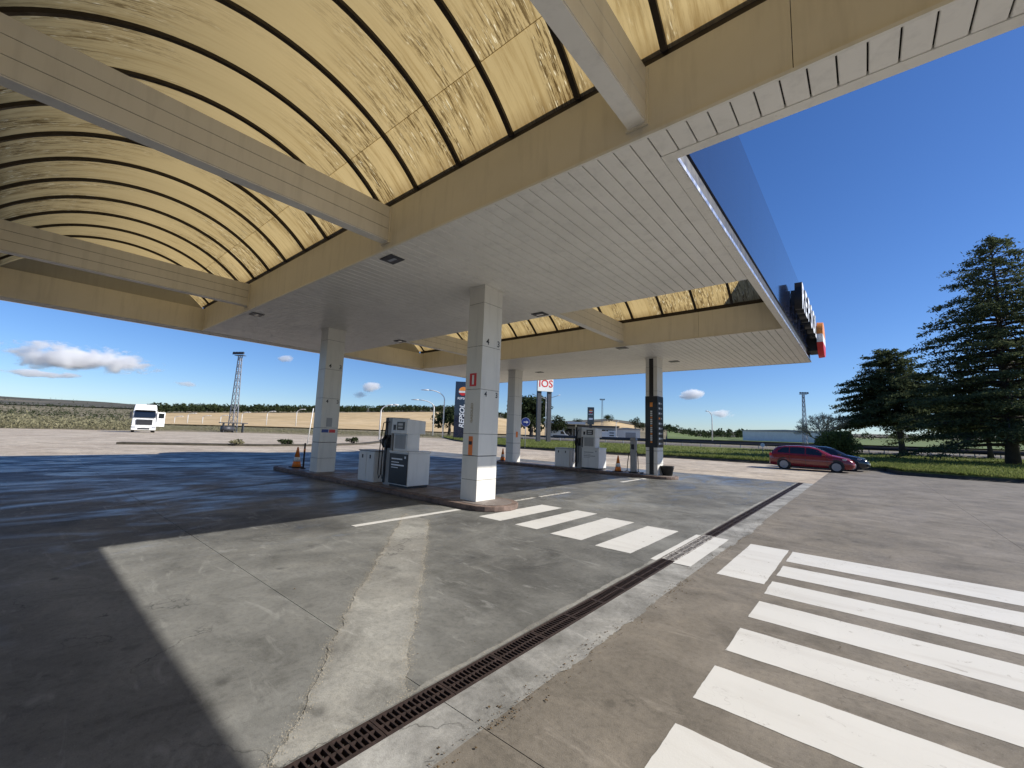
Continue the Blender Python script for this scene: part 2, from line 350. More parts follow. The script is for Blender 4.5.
# ------------------------------------------------------------------ terrain
COLS = [0,140,165,300,465,560,610,700,850,1024]
def hor(x): return 415.3+0.0348*(x-9.4)
def cdelta(x): return math.cos(math.atan((x-512)/FPX))
RR = [0,60,85,150,200,300,450,600,1000,1800,2600]
def zp(x, r, y): return CAMH + (hor(x)-y)/FPX*r*cdelta(x)
TZ = {}
def prof(x, near, rows):   # near: list of z for 0,60,85,150 ; rows: pixel heights for 200,300,450,600,1000,1800
    z = list(near) + [zp(x, r, y) for r, y in zip(RR[4:10], rows)]; z.append(z[-1]); TZ[x] = z
prof(0,   (-.3,-.3,0.0,0.4), (416.5,412,408,406,403,397))
prof(140, (-.3,-.3,0.0,0.3), (421,416.5,412.5,411,408,404.5))
prof(165, (-.3,-.3,0.0,0.3), (424,419.5,415,412.5,410,407))
prof(300, (-.3,-.3,0.0,0.3), (425,419,413.5,412,410.5,408))
prof(465, (-.3,-.3,0.1,0.4), (430,421,413,412,411,409))
prof(560, (-.3,-.3,0.3,0.5), (435,432,429,427,424,421))
prof(610, (-.3,-.3,0.3,0.6), (436,430,422,421,420,419))
prof(700, (-.3,0.1,0.5,0.8), (439,439,438,437,435,432))
prof(850, (-.3,0.1,0.5,0.9), (444,443,440.5,439,437,434))
prof(1024,(-.3,0.1,0.5,1.0), (449,447,444.5,443,441,438))
def theta_of(x): return YAW + math.atan((x-512)/FPX)
def col_of(th):
    d = th - YAW
    if d <= -math.atan(512/FPX): return 0.0
    if d >= math.atan(512/FPX): return 1024.0
    return 512+FPX*math.tan(d)
def terrain_z(x, y):
    r = math.hypot(x, y); th = math.atan2(x, y); c = col_of(th)
    i = max(k for k in range(len(COLS)-1) if COLS[k] <= c); f = (c-COLS[i])/(COLS[i+1]-COLS[i])
    za = np.interp(r, RR, TZ[COLS[i]]); zb = np.interp(r, RR, TZ[COLS[i+1]])
    # small natural undulation far out
    w = 0 if r < 120 else min(1, (r-120)/400)
    und = w*(math.sin(x*0.011+1.3)*math.cos(y*0.009)*1.3 + math.sin(x*0.027+y*0.021)*0.6)*(r/900)
    return float(za*(1-f)+zb*f + und)
def polar(name, th0, th1, r0, r1, nth, nr, m, dz=0.0, kind='structure', log=True):
    mb = MB(); rs = np.geomspace(r0, r1, nr) if log else np.linspace(r0, r1, nr)
    for r in rs:
        for k in range(nth+1):
            th = th0+(th1-th0)*k/nth; x, y = r*math.sin(th), r*math.cos(th); mb.v.append((x, y, terrain_z(x,y)+dz))
    for i in range(nr-1):
        for k in range(nth):
            a = i*(nth+1)+k; mb.f.append((a, a+nth+1, a+nth+2, a+1))
    o = mb.build(name, m, smooth=True); fix_normals(o.data); o['kind'] = kind; return o
polar('ground', -math.pi, math.pi, 1.0, 2600, 200, 60, M_SCRUBG)
polar('far_hills', theta_of(-160), theta_of(1200), 700, 2550, 150, 14, M_HILL, 1.0)
polar('dry_field', theta_of(150), theta_of(548), 160, 480, 60, 14, M_DRYF, 0.4)
polar('dry_slope', theta_of(592), theta_of(636), 230, 480, 14, 10, M_DRYF, 0.5)
polar('green_field', theta_of(668), theta_of(1200), 170, 620, 60, 14, M_GREENF, 0.4)

# ------------------------------------------------------------------ paved ground
XD0, XD1 = -2.245, -2.055      # drain channel
JY = 1.9                        # slab joint
def struct(name, mb, m, parent=None):
    o = mb.build(name, m, parent)
    if parent is None: o['kind'] = 'structure'
    return o
fc = struct('forecourt_bed', MB().box(-27,20,-40,30.2,-0.16,-0.10), M_DARK)
g = 0.0028
xs = [-22,-14.3,-8.2,XD0]; ysl = [-40,-18,-4.6,JY,21.4]
# seams that show are open joints; the others are kept tight
for i in range(len(ysl)-1):
    o = MB().box(-27, XD0-g, ysl[i]+g, ysl[i+1]-g, -0.1, 0.0 if i != 99 else 0).build('slab', M_SLAB, fc)
for i in range(len(ysl)-1):
    MB().box(XD1+g, -1.72, ysl[i]+g, ysl[i+1]-g, -0.1, 0.0).build('drain_edge_slab', M_BAND, fc)
xr = [-1.72, 1.94, 6.5, 12.5, 20]; yr = [-40,-18,-4.6,JY,30.2]
for i in range(len(xr)-1):
    for j in range(len(yr)-1):
        MB().box(xr[i]+(g if i else 0.0), xr[i+1]-g, yr[j]+(g if j not in (4,) or True else 0), yr[j+1]-g, -0.1, -0.001).build('asphalt_bay', M_ROAD, fc)
struct('drain_channel', MB().box(XD0-0.02,XD1+0.02,-40,21.4,-0.102,-0.09), M_DARK)
ap = MB()
ap.box(-84,-27,-60,34,-0.25,-0.002); ap.box(-27,-1.72,21.4,36.5,-0.25,-0.003); ap.box(20,40,-40,30.2,-0.25,-0.003)  # left sunlit-coloured sheet begins at the canopy's shadow edge
apo = struct('apron', ap, M_APRON_SUNLIT)
struct('side_road', MB().box(-1.72,40,30.2,37.2,-0.25,-0.003), M_ROAD)
# road that leaves the apron past the lawn
rd = MB(); L = [(-60,24),(-70,40),(-92,66),(-130,104)]; Rr = [(-22,33),(-50,46),(-80,68),(-121,108)]
for i in range(3):
    z = [0.0,0.01,0.12,0.5]
    rd.add([(*L[i],z[i]),(*Rr[i],z[i]),(*Rr[i+1],z[i+1]),(*L[i+1],z[i+1])],[(0,1,2,3)])
struct('exit_road', rd, M_APRON_SUNLIT)

# repair strip, ragged outline
def ragged(pts, step=0.06, amp=0.02):
    out = []; ph = [random.random()*6.28 for _ in range(4)]; acc = 0.0
    for a, b in zip(pts[:-1], pts[1:]):
        a = Vector(a); b = Vector(b); n = max(1, int((b-a).length/step)); nrm = Vector((-(b-a).y, (b-a).x)).normalized()
        for k in range(n):
            acc += (b-a).length/n; w = (math.sin(acc*5.3+ph[0])+0.8*math.sin(acc*11.7+ph[1])+0.6*math.sin(acc*23.1+ph[2])+0.4*math.sin(acc*47+ph[3]))*0.55+random.gauss(0,0.3)
            out.append(a.lerp(b, k/n) + nrm*w*amp)
    out.append(Vector(pts[-1])); return out
SL = [(-7.0,5.18),(-5.041,3.407),(-3.711,2.186),(-2.971,1.599),(-2.5,1.2),(XD0-.012,0.98)]
SR = [(-6.25,5.16),(-5.0,4.12),(-3.649,2.958),(-2.685,2.098),(-2.29,1.79),(XD0-.012,1.72)]
le = ragged(SL, 0.03, 0.02); re_ = ragged(SR, 0.03, 0.016)
poly = [(p.x,p.y) for p in le] + [(p.x,p.y) for p in reversed(re_)]
mb = MB(); N = len(le); M_ = len(re_)
K = 260
def samp(pl, t):
    i = min(int(t*(len(pl)-1)), len(pl)-2); f = t*(len(pl)-1)-i; return pl[i].lerp(pl[i+1], f)
for k in range(K+1):
    a = samp(le, k/K); b = samp(re_, k/K)
    mb.v += [(a.x,a.y,-0.001),(a.x,a.y,0.004),(b.x,b.y,0.004),(b.x,b.y,-0.001)]
for k in range(K):
    b = 4*k
    for j in range(3): mb.f.append((b+j, b+j+1, b+j+5, b+j+4))
o = mb.build('repair_strip', M_PATCH); fix_normals(o.data); o['kind'] = 'structure'
# ragged concrete lip right of the band
bl = ragged([(-1.72,-3.5),(-1.71,1.0),(-1.76,1.6),(-1.69,3.2),(-1.75,6.0),(-1.66,9),(-1.78,12),(-1.7,16),(-1.75,21.0)], 0.04, 0.022)
mb = MB()
for p in bl: mb.v += [(-1.80,p.y,0.003),(p.x,p.y,0.003)]
for k in range(len(bl)-1): mb.f.append((2*k,2*k+1,2*k+3,2*k+2))
o = mb.build('drain_edge_lip', M_BAND); o['kind'] = 'structure'
bl = ragged([(XD0-.03,-3.5),(XD0-.07,1.0),(XD0-.035,1.8),(XD0-.06,4),(XD0-.03,7),(XD0-.07,12),(XD0-.05,21.0)], 0.05, 0.012)
mb = MB()
for p in bl: mb.v += [(p.x,p.y,0.0045),(XD0-g-.001,p.y,0.0045)]
for k in range(len(bl)-1): mb.f.append((2*k,2*k+1,2*k+3,2*k+2))
o = mb.build('drain_mortar_lip', M_PATCH); o['kind'] = 'structure'
# crumbs along the ragged joints, leaf litter at the drain
def flakes(name, pts, smin, smax, m, label, cat, z=0.004):
    mb = MB()
    for x, y in pts:
        s_ = random.uniform(smin, smax); a = random.random()*6.28; n = random.choice((3,4,5)); zz = z+random.uniform(0,0.004)
        ps = [(x+s_*random.uniform(.5,1)*math.cos(a+6.28*k/n), y+s_*random.uniform(.5,1)*math.sin(a+6.28*k/n), zz+random.uniform(0,s_*0.4)) for k in range(n)]
        mb.add(ps+[(x,y,zz+s_*0.5)], [(k,(k+1)%n,n) for k in range(n)])
    return tag(mb.build(name, m), label, cat, kind='stuff')
pts = []
for pl, n in ((le,5200),(re_,4200)):
    for _ in range(n):
        p = samp(pl, random.random()); pts.append((p.x+random.gauss(0,0.028), p.y+random.gauss(0,0.028)))
for _ in range(700): pts.append((XD0-abs(random.gauss(0.02,0.02)), random.uniform(0.5,5)))
flakes('cement_crumbs', pts, 0.0015, 0.0042, M_CRUMB, 'crumbled cement along the ragged edges of the pale repair strip', 'rubble', 0.006)
pts = []
for _ in range(500): pts.append((-1.70+random.gauss(0,0.05), random.choice((1.9,2.4,3.3,4.6,5.2,6.4,7.0,8.2))+random.gauss(0,0.35)))
for _ in range(1300): pts.append((-2.0+random.gauss(0,0.55), 8.3+abs(random.gauss(4,4.2))))
for _ in range(260): pts.append((random.uniform(-6,3), random.uniform(2,18)))
pts = [p for p in pts if p[1] < 21]
flakes('leaf_litter', pts, 0.004, 0.012, M_LITTER, 'brown leaf litter strewn along the drain and its pale edge', 'leaf litter')

# painted markings: each bar is a painted sheet of its own on the ground
def mark(x0,x1,y0,y1,m=M_PAINT,name='zebra_bar',z=0.0012,amp=0.003):
    def edge(a,b): return ragged([a,b], 0.05, amp)[:-1]
    p = edge((x0,y0),(x1,y0))+edge((x1,y0),(x1,y1))+edge((x1,y1),(x0,y1))+edge((x0,y1),(x0,y0))
    mb = MB(); n = len(p); cx, cy = (x0+x1)/2, (y0+y1)/2
    mb.v = [(q.x,q.y,z) for q in p]; mb.f = [tuple(range(n))]
    o = mb.build(name, m, fc); return o
for x0,x1,y0,y1 in ((-5.9,-5.34,6.13,8.25),(-4.96,-4.46,6.10,8.27),(-4.12,-3.53,6.02,8.03),(-3.22,-2.65,5.90,7.92)): mark(x0,x1,y0,y1)
mark(-2.335,XD0-0.008,5.83,7.88, z=0.0062); mark(XD1+0.008,-1.825,5.88,7.92, z=0.0062); mark(-1.50,-0.985,5.85,7.91)
for y0,y1 in ((7.17,7.87),(6.34,6.89),(5.51,6.045),(4.69,5.22),(3.845,4.37),(3.02,3.535),(2.24,2.69),(1.42,1.92),(0.6,1.1)): mark(-0.932,4.6,y0,y1)
mark(-6.73,-6.58,3.9,6.3,name='lane_line',z=0.0062)
mark(-6.72,-6.60,7.95,9.0,M_WORN,'lane_line'); mark(-6.72,-6.60,9.2,10.7,M_WORN,'lane_line'); mark(-7.0,-6.85,14.6,16.8,M_PAINT,'lane_line')
mark(-8.9,-6.6,16.3,16.42,M_WORN,'lane_line')

# drain grates
gm = MB(); Lg = 0.497; w0, w1 = XD0+0.004, XD1-0.004
for a in (w0, w1-0.018): gm.box(a, a+0.018, 0.0015, Lg, -0.035, 0.002)
gm.box((w0+w1)/2-0.007,(w0+w1)/2+0.007,0.002,Lg,-0.03,-0.0005)
nb = 13
for k in range(nb+1):
    y = 0.004+(Lg-0.02)*k/nb; gm.box(w0+0.018, w1-0.018, y, y+(0.011 if k not in (0,nb) else 0.018), -0.028, 0.0008)
gme = gm.mesh('grate'); gme.materials.append(M_IRON); gme2 = gme.copy(); gme2.materials.clear(); gme2.materials.append(M_IRONP)
gr = thing('drain_grating', 'rusty brown slotted iron drain grating running across the forecourt', 'drain grate', (0,-2.5,0))
for k in range(48):
    y = -2.5+0.5*k
    if y > 21: break
    o = link('grate_section', gme2 if 5.8 <= y+0.25 <= 7.95 else gme, None, gr); o.location = (0, 0.5*k, 0)

# ------------------------------------------------------------------ canopy
ZS = 5.05; ZT = 5.94; XE = -1.61; XL = -18.9; XR = 9.0; YF = 21.45
cn = thing('forecourt_canopy', 'large white slatted fuel station canopy with yellow barrel skylights overhead', 'canopy', (-10,7,0))
def cp(mb, name, m, **k): return mb.build(name, m, cn, world=True, **k)
# soffit planks (shared meshes)
PW = 0.214
def planks(x0, x1, y0, y1):
    w = PW-0.0145
    mb = MB(); c = 0.007
    mb.add([(0,0,c),(c,0,0),(w-c,0,0),(w,0,c),(w,0,0.03),(0,0,0.03),(0,y1-y0,c),(c,y1-y0,0),(w-c,y1-y0,0),(w,y1-y0,c),(w,y1-y0,0.03),(0,y1-y0,0.03)],
           [(0,1,7,6),(1,2,8,7),(2,3,9,8),(3,4,10,9),(4,5,11,10),(5,0,6,11),(5,4,3,2,1,0),(6,7,8,9,10,11)])
    me = mb.mesh('plank'); fix_normals(me); me.materials.append(M_SOFFIT)
    n = int((x1-x0)/PW)
    for k in range(n):
        o = link('plank', me, None, cn); o.location = (x1-PW*(k+1)+0.006+10, y0-7, ZS+random.uniform(-0.0012,0.0012))
planks(XL, -1.75, 4.302, 9.70); planks(XL, -1.75, 14.60, YF-0.14); planks(-1.75, -1.75+PW*50+0.001, 4.302, 4.735)
for y0,y1,x0,x1 in ((4.319,9.68,XL,-1.73),(14.619,YF-0.1,XL,-1.73),(4.319,4.74,-1.73,XR)):
    cp(MB().box(x0,x1,y0,y1,ZS+0.034,ZS+0.05), 'soffit_backing', M_DARK)
for y0,y1,x0,x1 in ((4.45,9.55,XL,-1.73),(14.75,YF-0.05,XL,-1.73),(4.45,4.80,-1.70,XR),(-7.0,-0.86,-19.3,XR)):
    cp(MB().box(x0,x1,y0,y1,5.86,5.96), 'unseen_shade_deck', M_GREY)  # unseen slabs added to block the sun, the last one behind the camera
cp(MB().box(-19.3,XR,-7.0,-0.86,ZS,ZS+0.03), 'unseen_shade_soffit', M_SOFFIT)  # unseen rear canopy added to keep the ground in shade
# main beams
for i,(y0,y1,x1) in enumerate(((4.30,4.44,XR),(-0.85,-0.70,XR),(9.56,9.70,-1.75),(14.60,14.74,-1.75))):
    cuts = [XL]+[x for x in ((-13.2,-7.05,-0.35,4.5) if i<2 else (-16.6,-9.8,-4.15)) if x < x1-0.5]+[x1]
    for a, b in zip(cuts[:-1], cuts[1:]): cp(MB().box(a+0.003,b-0.003,*((y0,y0+0.018) if i in (0,3) else (y1-0.018,y1)),ZS+0.002,ZT), 'main_beam', M_BEAM, bevel=0.004)
for y0,y1 in ((4.262,4.2985),): cp(MB().box(XL,XR,y0,y1,ZS-0.018,ZS+0.02), 'beam_trim', M_TRIM)
cp(MB().box(XL,-1.75,14.57,14.598,ZS-0.01,ZS+0.02), 'beam_trim', M_BEAM)
# left end beam and arched end walls
cp(MB().box(-19.45,XL,-7.0,YF,ZS-0.005,5.90), 'end_beam', M_BEAM, bevel=0.008)
cp(MB().box(-19.55,-19.452,-7.05,YF+0.05,ZS-0.01,5.98), 'end_fascia', M_NAVY)
VR, VZ = 3.40, 3.70
VAULTS = ((1.80, 2.5, -19.2, XR, -1.53), (12.15, 2.45, -19.2, -1.64, -1.98))
for yc, hw, x0, x1, xr0 in VAULTS:
    pl = [(yc-hw+0.02, 5.88)]
    for k in range(25):
        a = -math.asin(hw/VR)+2*math.asin(hw/VR)*k/24; pl.append((yc+VR*math.sin(a)*0.99, VZ+VR*math.cos(a)-0.015))
    pl.append((yc+hw-0.02, 5.88))
    for xw, on in ((-19.32, 1), (x1-0.075, x1 < 0)):
        if not on: continue
        n = len(pl); mb = MB(); mb.v = [(xw,y,z) for y,z in pl]+[(xw+0.06,y,z) for y,z in pl]
        mb.f = [tuple(range(n)), tuple(reversed(range(n,2*n)))]+[(i,(i+1)%n,n+(i+1)%n,n+i) for i in range(n)]
        o = cp(mb, 'arched_end_wall', M_PUMPG); fix_normals(o.data)
    amax = math.asin(hw/VR)
    # ribs
    nrib = int((xr0-x0)/1.125)
    ks = range(-9 if x1 > 0 else 0, nrib+1)
    mb = MB(); ns = 36; hwid = 0.036; ri, ro = VR-0.055, VR-0.002
    for k in range(ns+1):
        a = -amax+2*amax*k/ns
        for r_, dx in ((ri,-hwid),(ri,hwid),(ro,hwid),(ro,-hwid)): mb.v.append((dx, r_*math.sin(a), r_*math.cos(a)))
    for k in range(ns):
        for j in range(4): mb.f.append((4*k+j, 4*k+(j+1)%4, 4*k+4+(j+1)%4, 4*k+4+j))
    me = mb.mesh('rib'); fix_normals(me); me.materials.append(M_RIB)
    for k in ks:
        o = link('rib', me, None, cn, smooth=False); o.location = (xr0-1.125*k+10, yc-7, VZ)
    # skylight sheets
    seam = math.radians(31); pieces = ((-amax,seam+0.003,0.006),(seam,amax,0.0))
    for a0, a1, dr in pieces:
        mb = MB(); uvs = []; n2 = max(6, int((a1-a0)/0.09))
        for k in range(n2+1):
            a = a0+(a1-a0)*k/n2
            for u in (0.0, 1.12): mb.v.append((u-1.1225, (VR+dr)*math.sin(a), (VR+dr)*math.cos(a))); uvs.append((u, 1-abs(a)/amax))
        for k in range(n2): mb.f.append((2*k,2*k+1,2*k+3,2*k+2))
        me = mb.mesh('roof_sheet'); lay = me.uv_layers.new(name='UVMap')
        for lp in me.loops: lay.data[lp.index].uv = uvs[lp.vertex_index]
        for p in me.polygons: p.use_smooth = True
        me.materials.append(M_SHEET)
        for k in ks:
            xk = xr0-1.125*k
            o = link('roof_sheet', me, None, cn); o.location = (xk+10, yc-7, VZ)
        if x1 < 0:   # narrow closing strip at the fascia end
            o = link('roof_sheet', me, None, cn); o.location = (-1.655+10, yc-7, VZ); o.scale = (0.285,1,1)
    # gutters along the springing, outside
    for y_ in (yc-hw-0.06, yc+hw+0.06): cp(MB().box(x0,x1,y_-0.058,y_+0.06,ZT+0.001,ZT+0.13), 'gutter', M_RIB)
# cross beams with three boards a side
for yc, hw, xs_ in ((1.80,2.5,(-1.86,-6.95,-14.38,3.3,8.4)), (12.15,2.45,(-6.95,-14.38))):
    for x in xs_:
        b = MB(); y0, y1 = yc-hw+0.002, yc+hw-0.002
        xb = cp(b.box(x-0.098,x+0.098,y0,y1,5.235,5.90), 'cross_beam', M_DARK)
        cp(MB().box(x-0.104,x+0.104,y0+0.001,y1-0.001,5.22,5.236), 'cross_beam_underside', M_SOFFIT)
        for j in range(3):
            z0 = 5.239+0.225*j
            for sx in (-1,1):
                xa, xb_ = sorted((x+sx*0.0985, x+sx*0.112)); cp(MB().box(xa,xb_,y0+0.002,y1-0.002,z0,z0+0.217), 'cross_beam_board', M_XBEAM, bevel=0.003)
        for ys_ in (y0-0.0, y1-0.03):
            cp(MB().box(x-0.135,x+0.135,ys_,ys_+0.03,5.19,5.905), 'beam_bracket', M_BEAM)
# soffit edges
cp(MB().box(-1.748,XE-0.002,4.74,YF,ZS-0.008,ZS+0.06), 'edge_trim', M_TRIM, bevel=0.004)
cp(MB().box(XE-0.13,XR,4.737,4.878,ZS-0.0105,ZS+0.06), 'edge_trim', M_TRIM, bevel=0.004)
cp(MB().box(XL,-1.75,YF-0.138,YF,ZS-0.008,ZS+0.06), 'edge_trim', M_TRIM, bevel=0.004)
cp(MB().box(XE,XE+0.016,4.88,YF+0.03,ZS-0.012,ZS+0.05), 'metal_edge', M_ALU)
cp(MB().box(XE-0.05,XE-0.02,4.9,YF,ZS+0.05,5.40), 'fascia_recess', M_BLACK)
cp(MB().box(XE-0.05,XR,4.84,4.875,ZS+0.06,5.40), 'fascia_recess', M_BLACK)
cp(MB().box(XL-0.5,XE-0.05,YF+0.001,YF+0.03,ZS-0.01,5.40), 'fascia_recess', M_NAVY)
fy = [4.885,6.3]+[6.3+(YF+0.03-6.3)/5*k for k in range(1,6)]
for k in range(6): cp(MB().box(XE-0.02,XE+0.01,fy[k],fy[k+1]-0.003,5.37,6.02 if k == 0 else 7.5), 'fascia_panel', M_NAVY)
for k in range(4):
    x0 = XE+0.02+2.65*k; cp(MB().box(x0,x0+2.64,4.85,4.88,5.37,5.95), 'fascia_panel', M_NAVY)
for k in range(7):
    x0 = XL-0.5+2.46*k; cp(MB().box(x0,x0+2.45,YF+0.03,YF+0.055,5.37,7.5), 'fascia_panel', M_NAVY)
# recessed soffit lights
for x,y in ((-7.15,4.60),(-6.97,9.40),(-7.03,14.85),(-6.35,18.65),(-13.7,18.6),(-13.72,9.43),(-14.4,4.6)):
    cp(MB().box(x-0.2,x+0.2,y-0.16,y+0.16,ZS-0.02,ZS-0.003), 'soffit_light', M_DGREY, bevel=0.004)
    cp(MB().box(x-0.11,x+0.11,y-0.035,y+0.035,ZS-0.026,ZS-0.019), 'light_lens', M_LENS)

# lettering on the fascia
lt = thing('fascia_lettering', 'row of raised white brand letters on black returns along the navy fascia', 'sign', (-1.6,15.0,5.7))
def two_tone(me, front, side, axis, sgn=1):
    me.materials.clear(); me.materials.append(side); me.materials.append(front)
    for p in me.polygons: p.material_index = 1 if sgn*p.normal[axis] > 0.9 else 0
EY = (0,1,0); EZ = (0,0,1); EX = (1,0,0)
for i, ch in enumerate('REPSOL'):
    me = text_mesh(ch, 1.22, 0.10, 0.22, 0.03); xform(me, basis(EY, EZ, EX, (0.21, 0.55+0.87*i, 0.46)))
    two_tone(me, M_LETTER, M_BLACK, 0); o = link('letter', me, None, lt)
    MB().box(0.012,0.112,0.35+0.87*i,0.39+0.87*i,0.2,0.7).build('letter_bracket', M_BLACK, lt)
lg = thing('fascia_emblem', 'round orange, white and red emblem disc at the canopy corner', 'emblem', (-1.6,20.95,5.85))
R_ = 0.74
def band(z0, z1, x0, x1, R):
    ys = []; n = 12
    L_ = []; Rr_ = []
    for k in range(n+1):
        z = z0+(z1-z0)*k/n; w = math.sqrt(max(0,R*R-z*z)); L_.append((-w,z)); Rr_.append((w,z))
    p = L_+Rr_[::-1]; N_ = len(p); mb = MB(); mb.v = [(x0,y,z) for y,z in p]+[(x1,y*0.97,z*0.97) for y,z in p]
    mb.f = [tuple(range(N_)), tuple(range(2*N_-1,N_-1,-1))]+[(i,(i+1)%N_,N_+(i+1)%N_,N_+i) for i in range(N_)]
    return mb
for nm,z0,z1,m in (('emblem_top',0.13,R_,M_LOGOO),('emblem_wave',-0.2,0.127,M_WHITE),('emblem_bottom',-R_,-0.203,M_LOGOR)):
    o = band(z0,z1,0.30,0.50,R_).build(nm, m, lg); fix_normals(o.data)
o = MB().box(0.0,0.30,-0.5,0.5,-0.5,0.5).build('emblem_backing', M_BLACK, lg)

# ------------------------------------------------------------------ islands and columns
def stadium(x0,x1,y0,y1,n=10):
    r = (y1-y0)/2; c = (y0+y1)/2; p = []
    for k in range(n+1): a = -math.pi/2+math.pi*k/n; p.append((x1-r+r*math.cos(a), c+r*math.sin(a)))
    for k in range(n+1): a = math.pi/2+math.pi*k/n; p.append((x0+r+r*math.cos(a), c+r*math.sin(a)))
    return p
def island(x0,x1,y0,y1,label):
    t = thing('pump_island', label, 'pump island', ((x0+x1)/2,(y0+y1)/2,0), group='pump islands')
    MB().prism(stadium(x0,x1,y0,y1),0.0,0.112).build('kerb', M_REDPAVE, t, bevel=0.015, world=True)
    MB().prism(stadium(x0+0.14,x1-0.14,y0+0.14,y1-0.14),0.105,0.12).build('paving', M_ISLE, t, world=True)
    return t
island(-17.2,-5.85,6.40,7.72,'low kerbed pump island under the near row of columns'); island(-17.3,-5.9,16.95,18.27,'low kerbed pump island under the far row of columns')
JZ = [0.12,0.58,1.105,1.60,2.61,3.61,4.63,ZS-0.004]
def column(cx, cy, label, black=False):
    t = thing('canopy_column', label, 'column', (cx,cy,0.12), group='canopy columns'); hx, hy = 0.25, 0.315
    MB().box(-hx+0.012,hx-0.012,-hy+0.012,hy-0.012,0.0,ZS-0.125).build('core', M_DARK, t)
    for a, b in zip(JZ[:-1], JZ[1:]):
        MB().box(-hx,hx,-hy,hy,a-0.12+(0.012 if a == 1.105 else 0.004 if a > 0.2 else 0.001),b-0.12-0.004).build('cladding_panel', M_COLUMN, t, bevel=0.004)
    MB().box(-hx-0.02,hx+0.02,-hy-0.02,hy+0.02,ZS-0.165,ZS-0.1245).build('collar', M_COLUMN, t)
    return t
def face_text(t, txt, size, face, u, z, m, hx=0.25, hy=0.315, rot=0, name='number', shear=0, bold=0.002):
    me = text_mesh(txt, size, 0.0015, shear, bold)
    if rot: xform(me, Matrix.Rotation(rot, 4, 'Z'))
    if face == 'x': xform(me, basis(EY,EZ,EX,(hx+0.0035,u,z)))
    else: xform(me, basis(EX,EZ,(0,-1,0),(u,-hy-0.0035,z)))
    me.materials.clear(); return link(name, me, m, t)
def plate(t, face, u0,u1,z0,z1, m, name, d=0.006, hx=0.25, hy=0.315, base=0.0005):
    if face == 'x': return MB().box(hx+base,hx+base+d,u0,u1,z0,z1).build(name, m, t)
    return MB().box(u0,u1,-hy-base-d,-hy-base,z0,z1).build(name, m, t)
c2 = column(-6.85,7.06,'white panelled column nearest the camera, numbered four and three')
c1 = column(-14.3,7.06,'white panelled column at the left, beside the traffic cone')
c3 = column(-14.6,17.6,'plain white column in the far row left of the double post sign')
c4 = column(-6.85,17.6,'white column in the far row wrapped in a black sign board')
for t in (c1,c2):
    for z in (3.72,2.50):
        face_text(t,'4',0.2 if z>3 else 0.17,'x',-0.24+0.09,z-0.12,M_BLACK); face_text(t,'3',0.2 if z>3 else 0.17,'x',0.22,z-0.12,M_BLACK)
plate(c2,'y',-0.11,0.10,2.56,2.86,M_RED,'extinguisher_sign'); plate(c2,'y',-0.03,0.03,2.60,2.82,M_WHITE,'extinguisher_symbol',0.003,base=0.0075)
face_text(c2,'GASOLEO',0.10,'y',0.0,1.95,M_TAN,rot=math.pi/2,name='lettering')
plate(c2,'y',-0.06,0.07,1.0,1.42,M_ORANGE,'orange_sticker',0.003); plate(c2,'y',-0.05,0.05,1.23,1.31,M_BLACK,'sticker_mark',0.002,base=0.004)
plate(c1,'x',-0.26,-0.02,1.32,1.43,M_BLUE,'blue_sticker',0.003); plate(c1,'x',0.0,0.22,1.32,1.43,M_RED,'red_sticker',0.003); plate(c1,'x',-0.12,0.08,1.52,1.82,M_PUMPG,'notice',0.003)
plate(c3,'x',-0.1,0.06,1.3,1.6,M_ORANGE,'sticker',0.003)
# c4: black stripe and price/notice board
plate(c4,'y',-0.09,0.09,0.02,ZS-0.17,M_BLACKG,'black_stripe',0.008)
MB().box(-0.265,0.265,-0.33,0.33,1.13,3.27).build('sign_board', M_BLACKG, c4, bevel=0.006)
for k in range(16): plate(c4,'y',-0.04,0.04,1.32+0.085*k,1.38+0.085*k,M_PUMPW if k%4 else M_LOGOO,'board_character',0.002,hy=0.33)
plate(c4,'y',-0.06,0.06,2.82,3.0,M_LOGOO,'board_symbol',0.002,hy=0.33)
for k in range(9):
    plate(c4,'x',-0.2,-0.02,1.25+0.21*k,1.33+0.21*k,M_PUMPW if k != 5 else M_LOGOO,'board_line',0.002,hx=0.265); plate(c4,'x',0.06,0.2,1.26+0.21*k,1.32+0.21*k,M_PUMPG,'board_line',0.002,hx=0.265)

